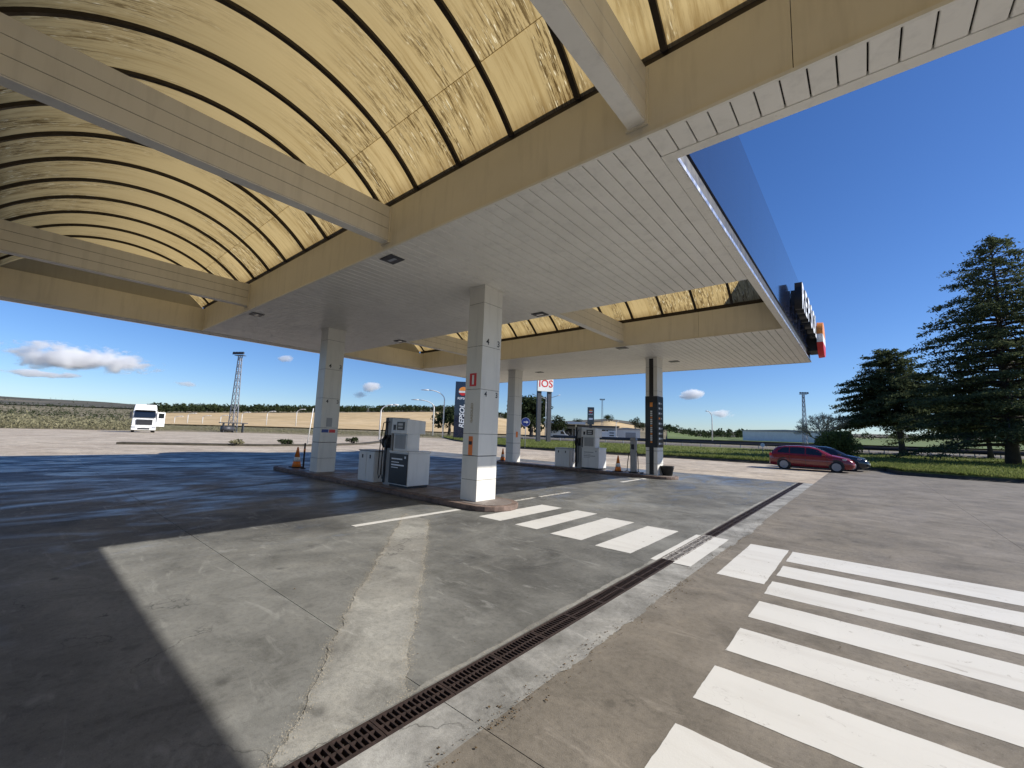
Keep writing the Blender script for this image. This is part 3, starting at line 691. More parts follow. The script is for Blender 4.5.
# ------------------------------------------------------------------ pumps and small things on the islands
def pump(loc, label, front_black, s=1.0):
    t = thing('fuel_pump', label, 'fuel pump', loc, group='fuel pumps'); t.scale = (s,s,s)
    MB().box(-0.40,0.40,-0.32,0.32,0,0.06).build('plinth', M_BLACK, t)
    MB().box(-0.425,0.425,-0.35,0.35,0.06,0.90).build('cabinet', M_PUMPW, t, bevel=0.012)
    MB().box(-0.44,0.44,-0.365,0.365,0.90,0.94).build('cabinet_top', M_PUMPW, t, bevel=0.008)
    fm = M_BLACKG if front_black else M_PUMPW
    fp = MB().box(-0.40,0.40,-0.368,-0.3505,0.085,0.875).build('front_panel', fm, t, bevel=0.004)
    tm = M_LETTER if front_black else M_PUMPG
    for k,(w,z) in enumerate(((0.48,0.72),(0.34,0.64),(0.56,0.56),(0.3,0.5))):
        MB().box(-0.3,-0.3+w,-0.3705,-0.3685,z,z+(0.035 if k in (0,2) else 0.02)).build('panel_lettering', tm, fp)
    MB().box(0.27,0.33,-0.371,-0.3685,0.76,0.82).build('panel_lettering', tm, fp)
    MB().box(-0.42,0.20,-0.26,0.14,0.94,1.42).build('neck', M_PUMPW, t, bevel=0.008)
    MB().box(-0.34,0.12,-0.268,-0.2605,1.0,1.37).build('neck_panel', M_PUMPG, t)
    h = MB().hexa([(-0.47,-0.33,1.40),(0.23,-0.33,1.40),(0.23,0.30,1.40),(-0.47,0.30,1.40),(-0.47,-0.31,1.82),(0.23,-0.31,1.80),(0.23,0.30,1.76),(-0.47,0.30,1.78)]).build('head', M_PUMPW, t, bevel=0.014)
    MB().box(-0.20,0.12,-0.336,-0.321,1.50,1.72).build('display', M_BLACKG, h); MB().box(-0.36,-0.27,-0.336,-0.322,1.5,1.64).build('card_slot', M_BLACK, h)
    MB().box(-0.14,0.06,-0.339,-0.3365,1.62,1.68).build('display_digits', M_LENS, h); MB().box(-0.14,0.06,-0.339,-0.3365,1.54,1.59).build('display_digits', M_LENS, h)
    MB().box(-0.78,-0.476,-0.28,0.28,0.0,1.84).build('hose_tower', M_PUMPG, t, bevel=0.01)
    MB().box(-0.79,-0.70,-0.30,-0.281,0.05,1.83).build('tower_edge', M_BLACK, t)
    for i,(x,yo) in enumerate(((-0.74,-0.36),(-0.58,-0.34))):
        nz = MB().tube([(x,yo,1.02),(x,yo-0.04,1.12),(x,yo-0.02,1.22),(x,yo+0.05,1.34)],[0.022,0.035,0.04,0.025],8).build('nozzle', M_BLACK, t, smooth=True)
        MB().box(x-0.06,x+0.06,-0.32,-0.2805,1.0,1.36).build('nozzle_boot', M_BLACK, t)
        MB().tube([(x-0.02,-0.29,1.72),(x-0.03,-0.38,1.68),(x-0.06-0.02*i,-0.42,1.2),(x-0.09-0.02*i,-0.42,0.6),(x-0.09,-0.42,0.3),(x-0.05,-0.41,0.17),(x+0.01,-0.40,0.28),(x+0.02,-0.40,0.6),(x,yo-0.005,1.04)],0.013,8).build('hose', M_RUBBER, t, smooth=True)
    return t
pump((-9.52,7.10,0.12),'white fuel pump with black front panel beside the nearest column',True)
pump((-9.72,17.62,0.12),'pale grey fuel pump on the far island',False,1.04)
def locker(loc, label):
    t = thing('service_cabinet', label, 'cabinet', loc, group='service cabinets')
    MB().box(-0.42,0.42,-0.24,0.24,0.0,0.86).build('body', M_PUMPW, t, bevel=0.015)
    for sx in (-1,1):
        d = MB().box(min(sx*0.012,sx*0.40),max(sx*0.012,sx*0.40),-0.252,-0.2405,0.05,0.82).build('door', M_PUMPW, t, bevel=0.004)
        MB().box(sx*0.2-0.02,sx*0.2+0.02,-0.268,-0.2525,0.66,0.76).build('handle', M_BLACK, d)
    MB().box(-0.44,0.44,-0.26,0.26,0.86,0.89).build('lid', M_PUMPG, t, bevel=0.006); return t
locker((-11.15,7.04,0.12),'small white two door cabinet left of the near fuel pump'); locker((-11.3,17.6,0.12),'small white two door cabinet left of the far fuel pump')
def cone(loc, label, s=1.0):
    t = thing('traffic_cone', label, 'traffic cone', loc, group='traffic cones'); t.scale = (s,s,s)
    MB().box(-0.2,0.2,-0.2,0.2,0,0.03).build('base', M_RUBBER, t, bevel=0.01)
    MB().lathe([(0.155,0.03),(0.12,0.22)],20).build('cone_body', M_ORANGE, t, True)
    MB().lathe([(0.122,0.22),(0.092,0.38)],20).build('reflective_band', M_WHITE, t, True)
    MB().lathe([(0.09,0.38),(0.028,0.72),(0.022,0.735),(0.0,0.735)],20).build('cone_tip', M_ORANGE, t, True)
cone((-16.05,6.95,0.12),'orange and white traffic cone left of the left column',1.0)
cone((-8.45,17.5,0.12),'faded orange traffic cone beside the grey air post',0.95); cone((-15.4,17.7,0.12),'dark traffic cone half hidden behind the nearest column',0.9)
t = thing('bollard', 'thin black post standing beside the left column', 'post', (-15.5,6.95,0.12))
MB().lathe([(0.09,0),(0.09,0.02),(0.03,0.03),(0.03,0.9),(0.0,0.91)],12).build('pole', M_BLACK, t, True); MB().lathe([(0.034,0.6),(0.034,0.7)],12).build('band', M_ORANGE, t, True)
t = thing('air_water_post', 'grey air and water post with black hoses beside the black column', 'air post', (-7.75,17.55,0.12))
MB().box(-0.17,0.17,-0.15,0.15,0,0.05).build('foot', M_BLACK, t); MB().box(-0.12,0.12,-0.1,0.1,0.05,1.38).build('body', M_PUMPG, t, bevel=0.02)
MB().hexa([(-0.14,-0.12,1.38),(0.14,-0.12,1.38),(0.14,0.12,1.38),(-0.14,0.12,1.38),(-0.1,-0.05,1.52),(0.1,-0.05,1.52),(0.1,0.12,1.5),(-0.1,0.12,1.5)]).build('head', M_GREY, t, bevel=0.01)
MB().box(-0.07,0.07,-0.108,-0.1005,1.0,1.22).build('gauge_panel', M_BLACKG, t)
for sx in (-1,1): MB().tube([(sx*0.12,0,0.95),(sx*0.2,-0.04,0.8),(sx*0.24,-0.08,0.4),(sx*0.25,-0.1,0.08),(sx*0.36,-0.12,0.03),(sx*0.42,0.05,0.03),(sx*0.3,0.15,0.03)],0.018,8).build('hose', M_RUBBER, t, smooth=True)
t = thing('bucket', 'black tapered bucket on the ground right of the black column', 'bucket', (-6.36,17.72,0.12))
MB().lathe([(0.19,0.0),(0.27,0.36),(0.285,0.37),(0.285,0.385),(0.26,0.385),(0.185,0.03),(0.0,0.03)],24).build('pail', M_RUBBER, t, True)
MB().tube([(0.28*math.cos(a),0.28*math.sin(a)*0.25-0.2*math.sin(a),0.37-0.06*math.sin(a)) for a in [math.pi*k/12 for k in range(13)]],0.008,6).build('bucket_handle', M_GREY, t, True)

# ------------------------------------------------------------------ lawn, road beyond, guard rail
FR = [(60,33.2),(30,33.2),(16,33.2),(9,33.2),(4,33.2),(1.5,33.6),(0.9,36.7),(-6,36.7),(-12,36.4),(-20,35.2),(-28,35.2),(-38,39.5),(-51.5,47.2),(-66,57.5),(-80,68)]
BK = [(60,81),(36,80.5),(22,80),(15,80),(11,80),(6,79.5),(0,78),(-6,77),(-14,74),(-24,71),(-33,70),(-46,71),(-60,74),(-73,76),(-83,72)]
def pline(pl, t):
    i = min(int(t*(len(pl)-1)), len(pl)-2); f = t*(len(pl)-1)-i; return Vector(pl[i]).lerp(Vector(pl[i+1]), f)
fxs = [p[0] for p in FR][::-1]; fys = [p[1] for p in FR][::-1]
def lawn_z(x, y):
    v = min(1.3, max(0, (y-np.interp(x, fxs, fys))/40)); return 0.24+0.28*v+0.03*math.sin(x*0.5)*math.sin(y*0.4)
mb = MB(); nu, nv = 180, 20
for i in range(nu+1):
    a = pline(FR, i/nu); b = pline(BK, i/nu)
    mb.v.append((a.x, a.y-0.12, -0.01))
    for j in range(nv+1):
        p = a.lerp(b, (j/nv)**1.5); mb.v.append((p.x, p.y, lawn_z(p.x,p.y)))
w = nv+2
for i in range(nu):
    for j in range(w-1): mb.f.append((i*w+j, (i+1)*w+j, (i+1)*w+j+1, i*w+j+1))
lawn = mb.build('lawn', M_LAWN, smooth=True); fix_normals(lawn.data); lawn['kind'] = 'structure'
mb = MB()   # edge of the lawn bank, its shadow band painted in as dark colour
for i in range(nu+1):
    a = pline(FR, i/nu); mb.v += [(a.x,a.y-0.30,-0.004),(a.x,a.y-0.125,0.10),(a.x,a.y-0.02,0.2)]
for i in range(nu):
    for j in range(2): mb.f.append((i*3+j,(i+1)*3+j,(i+1)*3+j+1,i*3+j+1))
o = mb.build('lawn_bank', M_SOIL_SHADE); fix_normals(o.data); o['kind'] = 'structure'
mb = MB(); road_z = 0.72
for i in range(41):
    b = pline(BK, i/40*0.9); mb.v += [(b.x,b.y+1.5,road_z-0.25),(b.x,b.y+2.2,road_z),(b.x-1,b.y+11,road_z+0.05),(b.x-1.4,b.y+15,road_z-0.6)]
for i in range(40):
    for j in range(3): mb.f.append((i*4+j,(i+1)*4+j,(i+1)*4+j+1,i*4+j+1))
o = mb.build('main_road', M_ROAD, smooth=False); fix_normals(o.data); o['kind'] = 'structure'
def guardrail(off, z, label, t0, t1, n):
    t = thing('guard_rail', label, 'guard rail', (0,75,z), group='guard rails')
    P = [pline(BK, t0+(t1-t0)*k/n) for k in range(n+1)]
    mb = MB(); pr_ = [(0.0,0.42),(-0.04,0.48),(0.02,0.57),(-0.04,0.66),(0.0,0.72)]
    for p in P:
        for dy, dz in pr_: mb.v.append((p.x, p.y+off+dy-75, dz))
    for i in range(n):
        for j in range(4): mb.f.append((i*5+j,(i+1)*5+j,(i+1)*5+j+1,i*5+j+1))
    mb.build('rail', M_DGREY, t)
    me = MB().box(-0.05,0.05,0.02,0.12,-0.3,0.7).mesh('post'); me.materials.append(M_GREY)
    for p in P: o = link('post', me, None, t); o.location = (p.x, p.y+off-75, 0)
guardrail(0.4, 0.56, 'grey steel guard rail between the lawn and the main road', 0.0, 0.85, 44)
guardrail(12.0, 0.76, 'grey steel guard rail on the far side of the main road', 0.0, 0.85, 30)

# grass on the lawn
def blades(name, n, sampler, hmin, hmax, wd, m, label, cat, lean=0.5):
    V = []; F = []
    for i in range(n):
        x, y, z = sampler(); a = random.random()*6.283; h = random.uniform(hmin,hmax); s_ = wd*random.uniform(.6,1.4)
        dx, dy = math.cos(a)*s_, math.sin(a)*s_; lx, ly = random.gauss(0,lean*h), random.gauss(0,lean*h); b = len(V)
        V += [(x-dx,y-dy,z),(x+dx,y+dy,z),(x+lx,y+ly,z+h)]; F.append((b,b+1,b+2))
    mb = MB(); mb.v = V; mb.f = F; return tag(mb.build(name, m), label, cat, kind='stuff')
def on_lawn():
    u = random.random(); v = random.random()**2.2; a = pline(FR, u); b = pline(BK, u); p = a.lerp(b, v*0.9); return p.x, p.y, lawn_z(p.x,p.y)-0.01
blades('lawn_grass', 90000, on_lawn, 0.06, 0.22, 0.035, M_GRASS, 'short green grass with dry tufts covering the lawn bank', 'grass')

# ------------------------------------------------------------------ vegetation
def quads(name, P, S, m, parent, flat=0.35):
    """leaf faces: P points (n,3), S sizes; random orientation biased to lie flat"""
    n = len(P); nrm = rng.normal(size=(n,3)); nrm[:,2] += np.where(rng.random(n) < 0.5, 1, -1)*(1/flat-1)*0.6
    nrm /= np.linalg.norm(nrm, axis=1)[:,None]; r = rng.normal(size=(n,3)); u = np.cross(nrm, r); u /= np.linalg.norm(u, axis=1)[:,None]; v = np.cross(nrm, u)
    a = S[:,None]; V = np.stack([P-u*a, P+v*a*0.42, P+u*a, P-v*a*0.42], 1).reshape(-1,3)
    F = np.arange(4*n).reshape(-1,4)
    me = bpy.data.meshes.new(name); me.vertices.add(4*n); me.vertices.foreach_set('co', V.ravel()); me.loops.add(4*n); me.loops.foreach_set('vertex_index', F.ravel())
    me.polygons.add(n); me.polygons.foreach_set('loop_start', np.arange(0,4*n,4)); me.update(calc_edges=True); me.validate()
    return link(name, me, m, parent)
def cedar(label, loc, H, h0, Rb, nb, trunk_r, lean=(0,0), seed=1, dens=1.0, prof_pow=0.85, top_round=0.0, leaf=0.17):
    rs = np.random.default_rng(seed); t = thing('cedar_tree', label, 'tree', loc)
    tp = [(lean[0]*k/8+0.05*math.sin(k*1.3), lean[1]*k/8, H*0.97*k/8) for k in range(9)]
    MB().tube(tp, [trunk_r*(1.25 if k == 0 else 1)*(1-k/8.6) for k in range(9)], 12).build('trunk', M_BARK, t, True)
    P = []; S = []; limbs = MB()
    ga = 2.39996; az = rs.random()*6
    for i in range(nb):
        f = ((i+rs.random())/nb)**0.92; h = h0+(H*0.985-h0)*f; az += ga+rs.normal(0,0.25)
        prof_ = (1-f)**prof_pow if not top_round else min(1.0, ((1-f)**top_round)*1.08)
        L = max(0.35, Rb*prof_*rs.uniform(0.62,1.14)); bx, by = lean[0]*h/H, lean[1]*h/H
        d = np.array([math.cos(az), math.sin(az)]); rise = rs.uniform(-0.05,0.26)*(1 if f < 0.75 else 1.9); droop = rs.uniform(0.10,0.30)
        pts = []
        for k in range(7):
            s_ = k/6; pts.append((bx+d[0]*L*s_, by+d[1]*L*s_, h+L*(rise*s_-droop*s_*s_)))
        limbs.tube(pts, [max(0.012,0.05*L**0.6*(1-k/6.5)*(0.6+0.4*(1-f))) for k in range(7)], 5, cap=False)
        side = np.array([-d[1], d[0]])
        nt = int(max(6, L*6.2)*dens)
        for q in range(nt):
            s_ = rs.uniform(0.12,1.0)**0.8; base = np.array([bx+d[0]*L*s_, by+d[1]*L*s_, h+L*(rise*s_-droop*s_*s_)])
            tl = (0.16+0.34*(1-s_))*L*rs.uniform(0.35,1.0); tl = min(tl, 2.0); sg = 1 if rs.random() < 0.5 else -1
            td = np.array([d[0]*0.65+side[0]*sg*0.8, d[1]*0.65+side[1]*sg*0.8, rs.normal(-0.12,0.12)])
            nn = max(3, int(tl*7.5)); ss = rs.random(nn)
            pp = base+td*(ss*tl)[:,None]+rs.normal(0,1,(nn,3))*np.array([0.12,0.12,0.10]); P.append(pp); S.append(rs.uniform(0.6,1.25,nn)*leaf)
        nn = int(10*dens); pp = np.array(pts[-1])+rs.normal(0,1,(nn,3))*np.array([0.26,0.26,0.12]); P.append(pp); S.append(rs.uniform(0.6,1.2,nn)*leaf)
    nn = 60; pp = np.array([lean[0],lean[1],H])+np.stack([rs.normal(0,0.12,nn),rs.normal(0,0.12,nn),rs.uniform(-1.4,0.15,nn)],1); P.append(pp); S.append(np.full(nn,leaf*0.9))
    limbs.build('limbs', M_BARK, t, True); quads('crown', np.concatenate(P), np.concatenate(S), M_CEDAR, t)
    return t
def lawn_pt(x, y, d):
    p = at_depth(x, y, d); return (p.x, p.y, lawn_z(p.x,p.y)-0.03)
cedar('tall dark pointed cedar at the right edge of the lawn', lawn_pt(1014,470,37), 21.3, 1.7, 8.6, 230, 0.42, seed=3, dens=1.45, prof_pow=0.58, leaf=0.15)
cedar('smaller spreading cedar with bare lower trunk behind the red car', lawn_pt(903,455,54), 14.0, 3.7, 6.6, 195, 0.34, lean=(-0.9,0), seed=8, dens=1.9, top_round=0.5)
cedar('cedar with slim trunk half hidden behind the tall cedar', lawn_pt(991,458,53), 10.5, 3.2, 7.0, 130, 0.26, lean=(-0.6,0), seed=12, dens=1.5, top_round=0.55)

def blob_points(n, rx, ry, rz, lumps=9, seed=0, z0=0.0):
    rs = np.random.default_rng(seed); cs = rs.normal(0,1,(lumps,3)); cs /= np.linalg.norm(cs,axis=1)[:,None]; cs *= (rs.random((lumps,1))**0.4)*0.62; rr = rs.uniform(0.28,0.5,lumps)
    k = rs.integers(0,lumps,n); d = rs.normal(0,1,(n,3)); d /= np.linalg.norm(d,axis=1)[:,None]; p = cs[k]+d*(rr[k]*rs.random(n)**0.35)[:,None]
    return p*np.array([rx,ry,rz])+np.array([0,0,rz*0.85+z0])
def bushy(name, label, cat, loc, rx, rz, n, m, leaf, trunk=0.0, seed=0, lumps=9, group=None):
    t = thing(name, label, cat, loc, group=group)
    if trunk: MB().tube([(0,0,-0.3),(0.05,0,trunk),(0,0.05,trunk+rz*0.9)],[rx*0.09,rx*0.07,rx*0.03],8).build('trunk', M_BARK, t, True)
    else:
        for k in range(5): a = k*1.257; MB().tube([(0,0,-0.1),(math.cos(a)*rx*0.25,math.sin(a)*rx*0.25,rz*0.6),(math.cos(a)*rx*0.45,math.sin(a)*rx*0.45,rz*1.1)],[0.05,0.03,0.015],6).build('stem', M_BARK, t, True)
    P = blob_points(n, rx, rx, rz, lumps, seed, trunk); quads('crown', P, rng.uniform(0.6,1.3,n)*leaf, m, t, 0.8); return t
bushy('shrub', 'round leafy green shrub behind the parked cars', 'shrub', lawn_pt(838,452,38), 2.1, 2.1, 9000, M_LEAF, 0.11, seed=5)
# bare tree
bt = thing('bare_tree', 'leafless pale twiggy tree left of the green shrub', 'tree', lawn_pt(820,450,56))
tw = MB(); limb = MB()
def grow(p, d, L, r, depth):
    q = p+d*L
    (limb if depth > 3 else tw).tube([p, p.lerp(q,0.5)+Vector((random.gauss(0,L*0.05),random.gauss(0,L*0.05),0)), q], [r, r*0.85, r*0.7], 5 if depth > 3 else 3, cap=False)
    if depth == 0: return
    for k in range(random.choice((2,3,3)) if depth < 5 else 4):
        nd = (d+Vector((random.gauss(0,0.48),random.gauss(0,0.48),random.gauss(0.12,0.25)))).normalized(); grow(q, nd, L*random.uniform(0.62,0.86), max(0.012,r*0.66), depth-1)
grow(Vector((0,0,-0.1)), Vector((0,0,1)), 1.5, 0.15, 7)
limb.build('trunk', M_TWIG, bt, True); tw.build('twigs', M_TWIG, bt)

for nm,lab,x,y,d,rx,rz,n,tk,sd in (('roadside_tree','dark leafy tree left of the tall navy fuel sign',449,436,105,5.2,3.6,2600,1.4,1),('roadside_tree','dark round tree behind the tall double post sign',531,440,112,7.2,6.0,4200,1.5,2),
    ('roadside_tree','low dark tree right of the double post sign',557,440,120,3.6,3.2,1800,1.2,3),('hill_tree','small tree at left end of the ochre slope beyond the far station',577,423,330,6,4.5,900,1,4),
    ('hill_tree','round dark tree on the ochre slope beside the far pylon',609,420,420,6.5,5,900,1,5),('hill_tree','round tree low on the ochre slope near the black column',635,426,330,6.2,5.5,900,1,6),('hill_tree','dark bush just left of the black column on the far slope',643,428,330,5,4.4,800,1,7)):
    p = at_depth(x,y,d); bushy(nm, lab, 'tree', (p.x,p.y,max(terrain_z(p.x,p.y),0.3 if d<150 else -9)), rx, rz, n, M_PINE, rx*0.075, tk, sd, 12)
# far woodland: belt of pines above the dry field, scrub on slopes
P = []; S = []
def belt(x0,x1,n,r0,r1,h0,h1,k=26):
    for i in range(n):
        c = random.uniform(x0,x1); r = random.uniform(r0,r1); th = theta_of(c); X, Y = r*math.sin(th), r*math.cos(th); z = terrain_z(X,Y); h = random.uniform(h0,h1); rad = h*random.uniform(0.26,0.42)
        q = rng.normal(0,1,(k,3)); q /= np.linalg.norm(q,axis=1)[:,None]; q *= rng.random((k,1))**0.33; q = q*np.array([rad,rad,h*0.42])+np.array([X,Y,z+h*0.56]); P.append(q); S.append(rng.uniform(0.7,1.3,k)*h*0.15)
belt(150,520,700,470,560,6,9.5); belt(520,560,40,470,560,5,8)
quads('far_woodland', np.concatenate(P), np.concatenate(S), M_PINE, None, 0.8); tag(bpy.data.objects['far_woodland'], 'dark belt of distant pines along the top of the dry field', 'woodland', kind='stuff')
P = []; S = []
belt(664,752,150,380,620,5,10); belt(752,1080,150,480,700,4,9); belt(-60,150,200,420,900,2,4,14); belt(-60,165,700,150,420,0.8,2.4,10); belt(-100,1100,420,900,1750,2.5,5,10)
quads('far_scrub', np.concatenate(P), np.concatenate(S), M_PINE, None, 0.8); tag(bpy.data.objects['far_scrub'], 'scattered dark scrub and trees over the distant hills', 'scrub', kind='stuff')
# scrub belt bordering the apron
P = []; S = []
for i in range(7500):
    c = random.uniform(-60,470); r = 84+abs(random.gauss(0,1))*46 if c < 165 else 90+abs(random.gauss(0,1))*26
    th = theta_of(c); X, Y = r*math.sin(th), r*math.cos(th); z = terrain_z(X,Y); h = random.uniform(0.35,1.5)*(1.15 if c < 150 else 0.5); k = 14
    q = rng.normal(0,1,(k,3))*np.array([h*0.45,h*0.45,h*0.27])+np.array([X,Y,z+h*0.42]); P.append(q); S.append(rng.uniform(0.6,1.3,k)*h*0.13)
quads('verge_scrub', np.concatenate(P), np.concatenate(S), M_SCRUB, None, 0.8); tag(bpy.data.objects['verge_scrub'], 'grey green dry scrub and weeds growing beyond the pale apron', 'scrub', kind='stuff')

# kerb divider on the apron with low bushes
kd = thing('kerb_divider', 'low dark kerbed divider strip curving across the pale apron', 'kerb', (-36,12,0))
KP = [(-38.3,4.9),(-36.6,8.5),(-35.0,12.5),(-35.2,17),(-38.5,23),(-45,29.5),(-54,35.5)]
def strip(pts, w, z0, z1):
    mb = MB(); n = 60
    for i in range(n+1):
        p = pline(pts, i/n); q = pline(pts, min(1,i/n+0.01)); p0 = pline(pts, max(0,i/n-0.01)); d = (q-p0).normalized(); s_ = Vector((-d.y,d.x))*w/2
        mb.v += [(p.x+s_.x,p.y+s_.y,z0),(p.x+s_.x*0.9,p.y+s_.y*0.9,z1),(p.x-s_.x*0.9,p.y-s_.y*0.9,z1),(p.x-s_.x,p.y-s_.y,z0)]
    for i in range(n):
        for j in range(3): mb.f.append((4*i+j,4*i+4+j,4*i+5+j,4*i+1+j))
    mb.f += [(0,1,2,3),(4*n+3,4*n+2,4*n+1,4*n)]; return mb
o = strip(KP, 0.95, -0.01, 0.14).build('kerb', M_SOIL_SHADE, kd, world=True); fix_normals(o.data)
for lab,t_,rx,rz,sd in (('small dark bush growing on the kerbed divider near the cone',0.62,0.75,0.4,1),('flat low bush on the divider below the lattice tower',0.40,0.7,0.26,2),('reddish low bush at the near part of the kerbed divider',0.27,0.75,0.22,3)):
    p = pline(KP, t_); bushy('divider_bush', lab, 'bush', (p.x,p.y,0.1), rx, rz, 500, M_PINE if sd < 3 else M_SCRUB, 0.09, 0, sd)

# ------------------------------------------------------------------ street furniture
def street_lamp(x, ybase, ytop, d, label, arm=-1, group='white street lamps', z=None, r=0.06, alen=1.5):
    p = at_depth(x, ybase, d); q = at_depth(x, ytop, d); zb = z if z is not None else p.z; H = q.z-zb
    t = thing('street_lamp', label, 'street lamp', (p.x,p.y,zb), group=group); ax, ay = r2.x*arm*alen, r2.y*arm*alen
    pts = [(0,0,0),(0,0,H*0.80)]
    for k in range(1,7): a = math.pi/2*k/6; pts.append((ax*(1-math.cos(a))*0.8, ay*(1-math.cos(a))*0.8, H*0.80+H*0.2*math.sin(a)))
    MB().tube(pts, [r*1.3]+[r]*1+[r*0.8]*6, 8).build('pole', M_LAMP, t, True)
    e = Vector(pts[-1]); MB().tube([e, e+Vector((ax*0.12,ay*0.12,0.02)), e+Vector((ax*0.38,ay*0.38,-0.02))],[r*0.9,0.13,0.06],8).build('lamp_head', M_LAMP, t, True)
    MB().lathe([(r*2.6,0),(r*2.6,0.03),(r*1.4,0.05)],10).build('base_plate', M_GREY, t)
    return t
nth = ('first','second','third','fourth','fifth','sixth','seventh')
for k,(x,yt) in enumerate(((174,416),(187,413),(202,415.5),(220,415),(241,412),(266,411),(295.5,409))):
    th = theta_of(x); r = 150/cdelta(x); zt_ = terrain_z(r*math.sin(th), r*math.cos(th))
    street_lamp(x, hor(x)+(CAMH-zt_)/150*FPX, yt, 150, f'slim white street lamp before the dry field, {nth[k]} from the left', 1, z=zt_, r=0.13, alen=2.6)
street_lamp(379,440,404,62,'white street lamp seen above the near fuel pump', 1, r=0.09, alen=2.2, z=0.0)
street_lamp(432.5,436,400,95,'white street lamp left of the tall navy fuel sign, the farther', -1, r=0.12, alen=4.5, z=0.4); street_lamp(442.5,438,390,82,'white street lamp left of the tall navy fuel sign, the nearer', -1, r=0.11, alen=4.0, z=0.25)
street_lamp(712.5,444,411,92,'grey street lamp standing alone beyond the lawn', -1, r=0.1, alen=1.2); street_lamp(616,440,421,135,'thin white mast right of the far station', 1, r=0.09, alen=0.7)
t = thing('double_lamp', 'double armed street lamp behind the two post sign', 'street lamp', tuple(at_depth(545,441,95)))
MB().tube([(0,0,-0.3),(0,0,10.2)],[0.12,0.07],8).build('pole', M_GREY, t, True)
for s_ in (-1,1):
    ax, ay = r2.x*s_, r2.y*s_; MB().tube([(0,0,9.6),(ax*1.2,ay*1.2,9.9),(ax*2.4,ay*2.4,10.3),(ax*3.2,ay*3.2,10.6)],[0.07,0.06,0.05,0.09],6).build('arm', M_GREY, t, True)
def lattice(x, ybase, ytop, d, label, zb=None):
    p = at_depth(x, ybase, d); q = at_depth(x, ytop, d); zb = p.z if zb is None else zb; H = q.z-zb
    t = thing('lattice_tower', label, 'tower', (p.x,p.y,zb), 0.5, group='lattice floodlight towers'); w0, w1 = 0.50, 0.20
    for sx,sy in ((-1,-1),(1,-1),(1,1),(-1,1)): MB().bar((sx*w0,sy*w0,-0.3),(sx*w1,sy*w1,H),0.11).build('leg', M_GREY, t)
    n = 11; br = MB()
    for k in range(n):
        a = k/n; b = (k+1)/n; wa = w0+(w1-w0)*a; wb = w0+(w1-w0)*b; c = [(-1,-1),(1,-1),(1,1),(-1,1)]
        for j in range(4):
            (ax,ay),(bx_,by_) = c[j], c[(j+1)%4]; br.bar((ax*wa,ay*wa,H*a),(bx_*wb,by_*wb,H*b),0.06); br.bar((ax*wb,ay*wb,H*b),(bx_*wb,by_*wb,H*b),0.05)
    br.build('bracing', M_GREY, t)
    MB().box(-0.9,0.9,-0.4,0.4,H,H+0.08).build('platform', M_DGREY, t)
    for k in range(4):
        fx = -0.9+0.6*k; MB().hexa([(fx-0.25,-0.6,H+0.15),(fx+0.25,-0.6,H+0.15),(fx+0.2,-0.3,H+0.2),(fx-0.2,-0.3,H+0.2),(fx-0.25,-0.55,H+0.65),(fx+0.25,-0.55,H+0.65),(fx+0.2,-0.3,H+0.6),(fx-0.2,-0.3,H+0.6)]).build('floodlight', M_DGREY, t)
    return t
lattice(231.5,436,354,75,'tall lattice floodlight tower left of the columns', -0.05); lattice(602,430,400,190,'distant lattice tower behind the far station'); lattice(805.5,445,394,118,'slender lattice tower above the red car')
p = at_depth(231,436,75)
t = thing('equipment_stand', 'dark metal frame with tank at the foot of the lattice tower', 'equipment', (p.x+1.6,p.y-0.3,0))
for sy in (-1.5,0,1.5): MB().box(-0.4,0.4,sy-0.06,sy+0.06,0,1.6).build('leg', M_DGREY, t)
MB().box(-0.5,0.5,-2.1,2.1,1.6,1.75).build('deck', M_DGREY, t); MB().lathe([(0,-0.9),(0.5,-0.9),(0.5,0.9),(0,0.9)],16,(0,-0.9,0.62),'y').build('tank', M_DGREY, t, True)
t = thing('sign_pole', 'thin leaning white pole on the divider in front of the lattice tower', 'pole', (*pline(KP,0.46),0.1)); MB().tube([(0,0,0),(0.0,0.25,3.0)],0.035,8).build('shaft', M_LAMP, t, True); MB().lathe([(0.12,0),(0.12,0.04),(0.05,0.06)],10).build('foot', M_KERB, t)

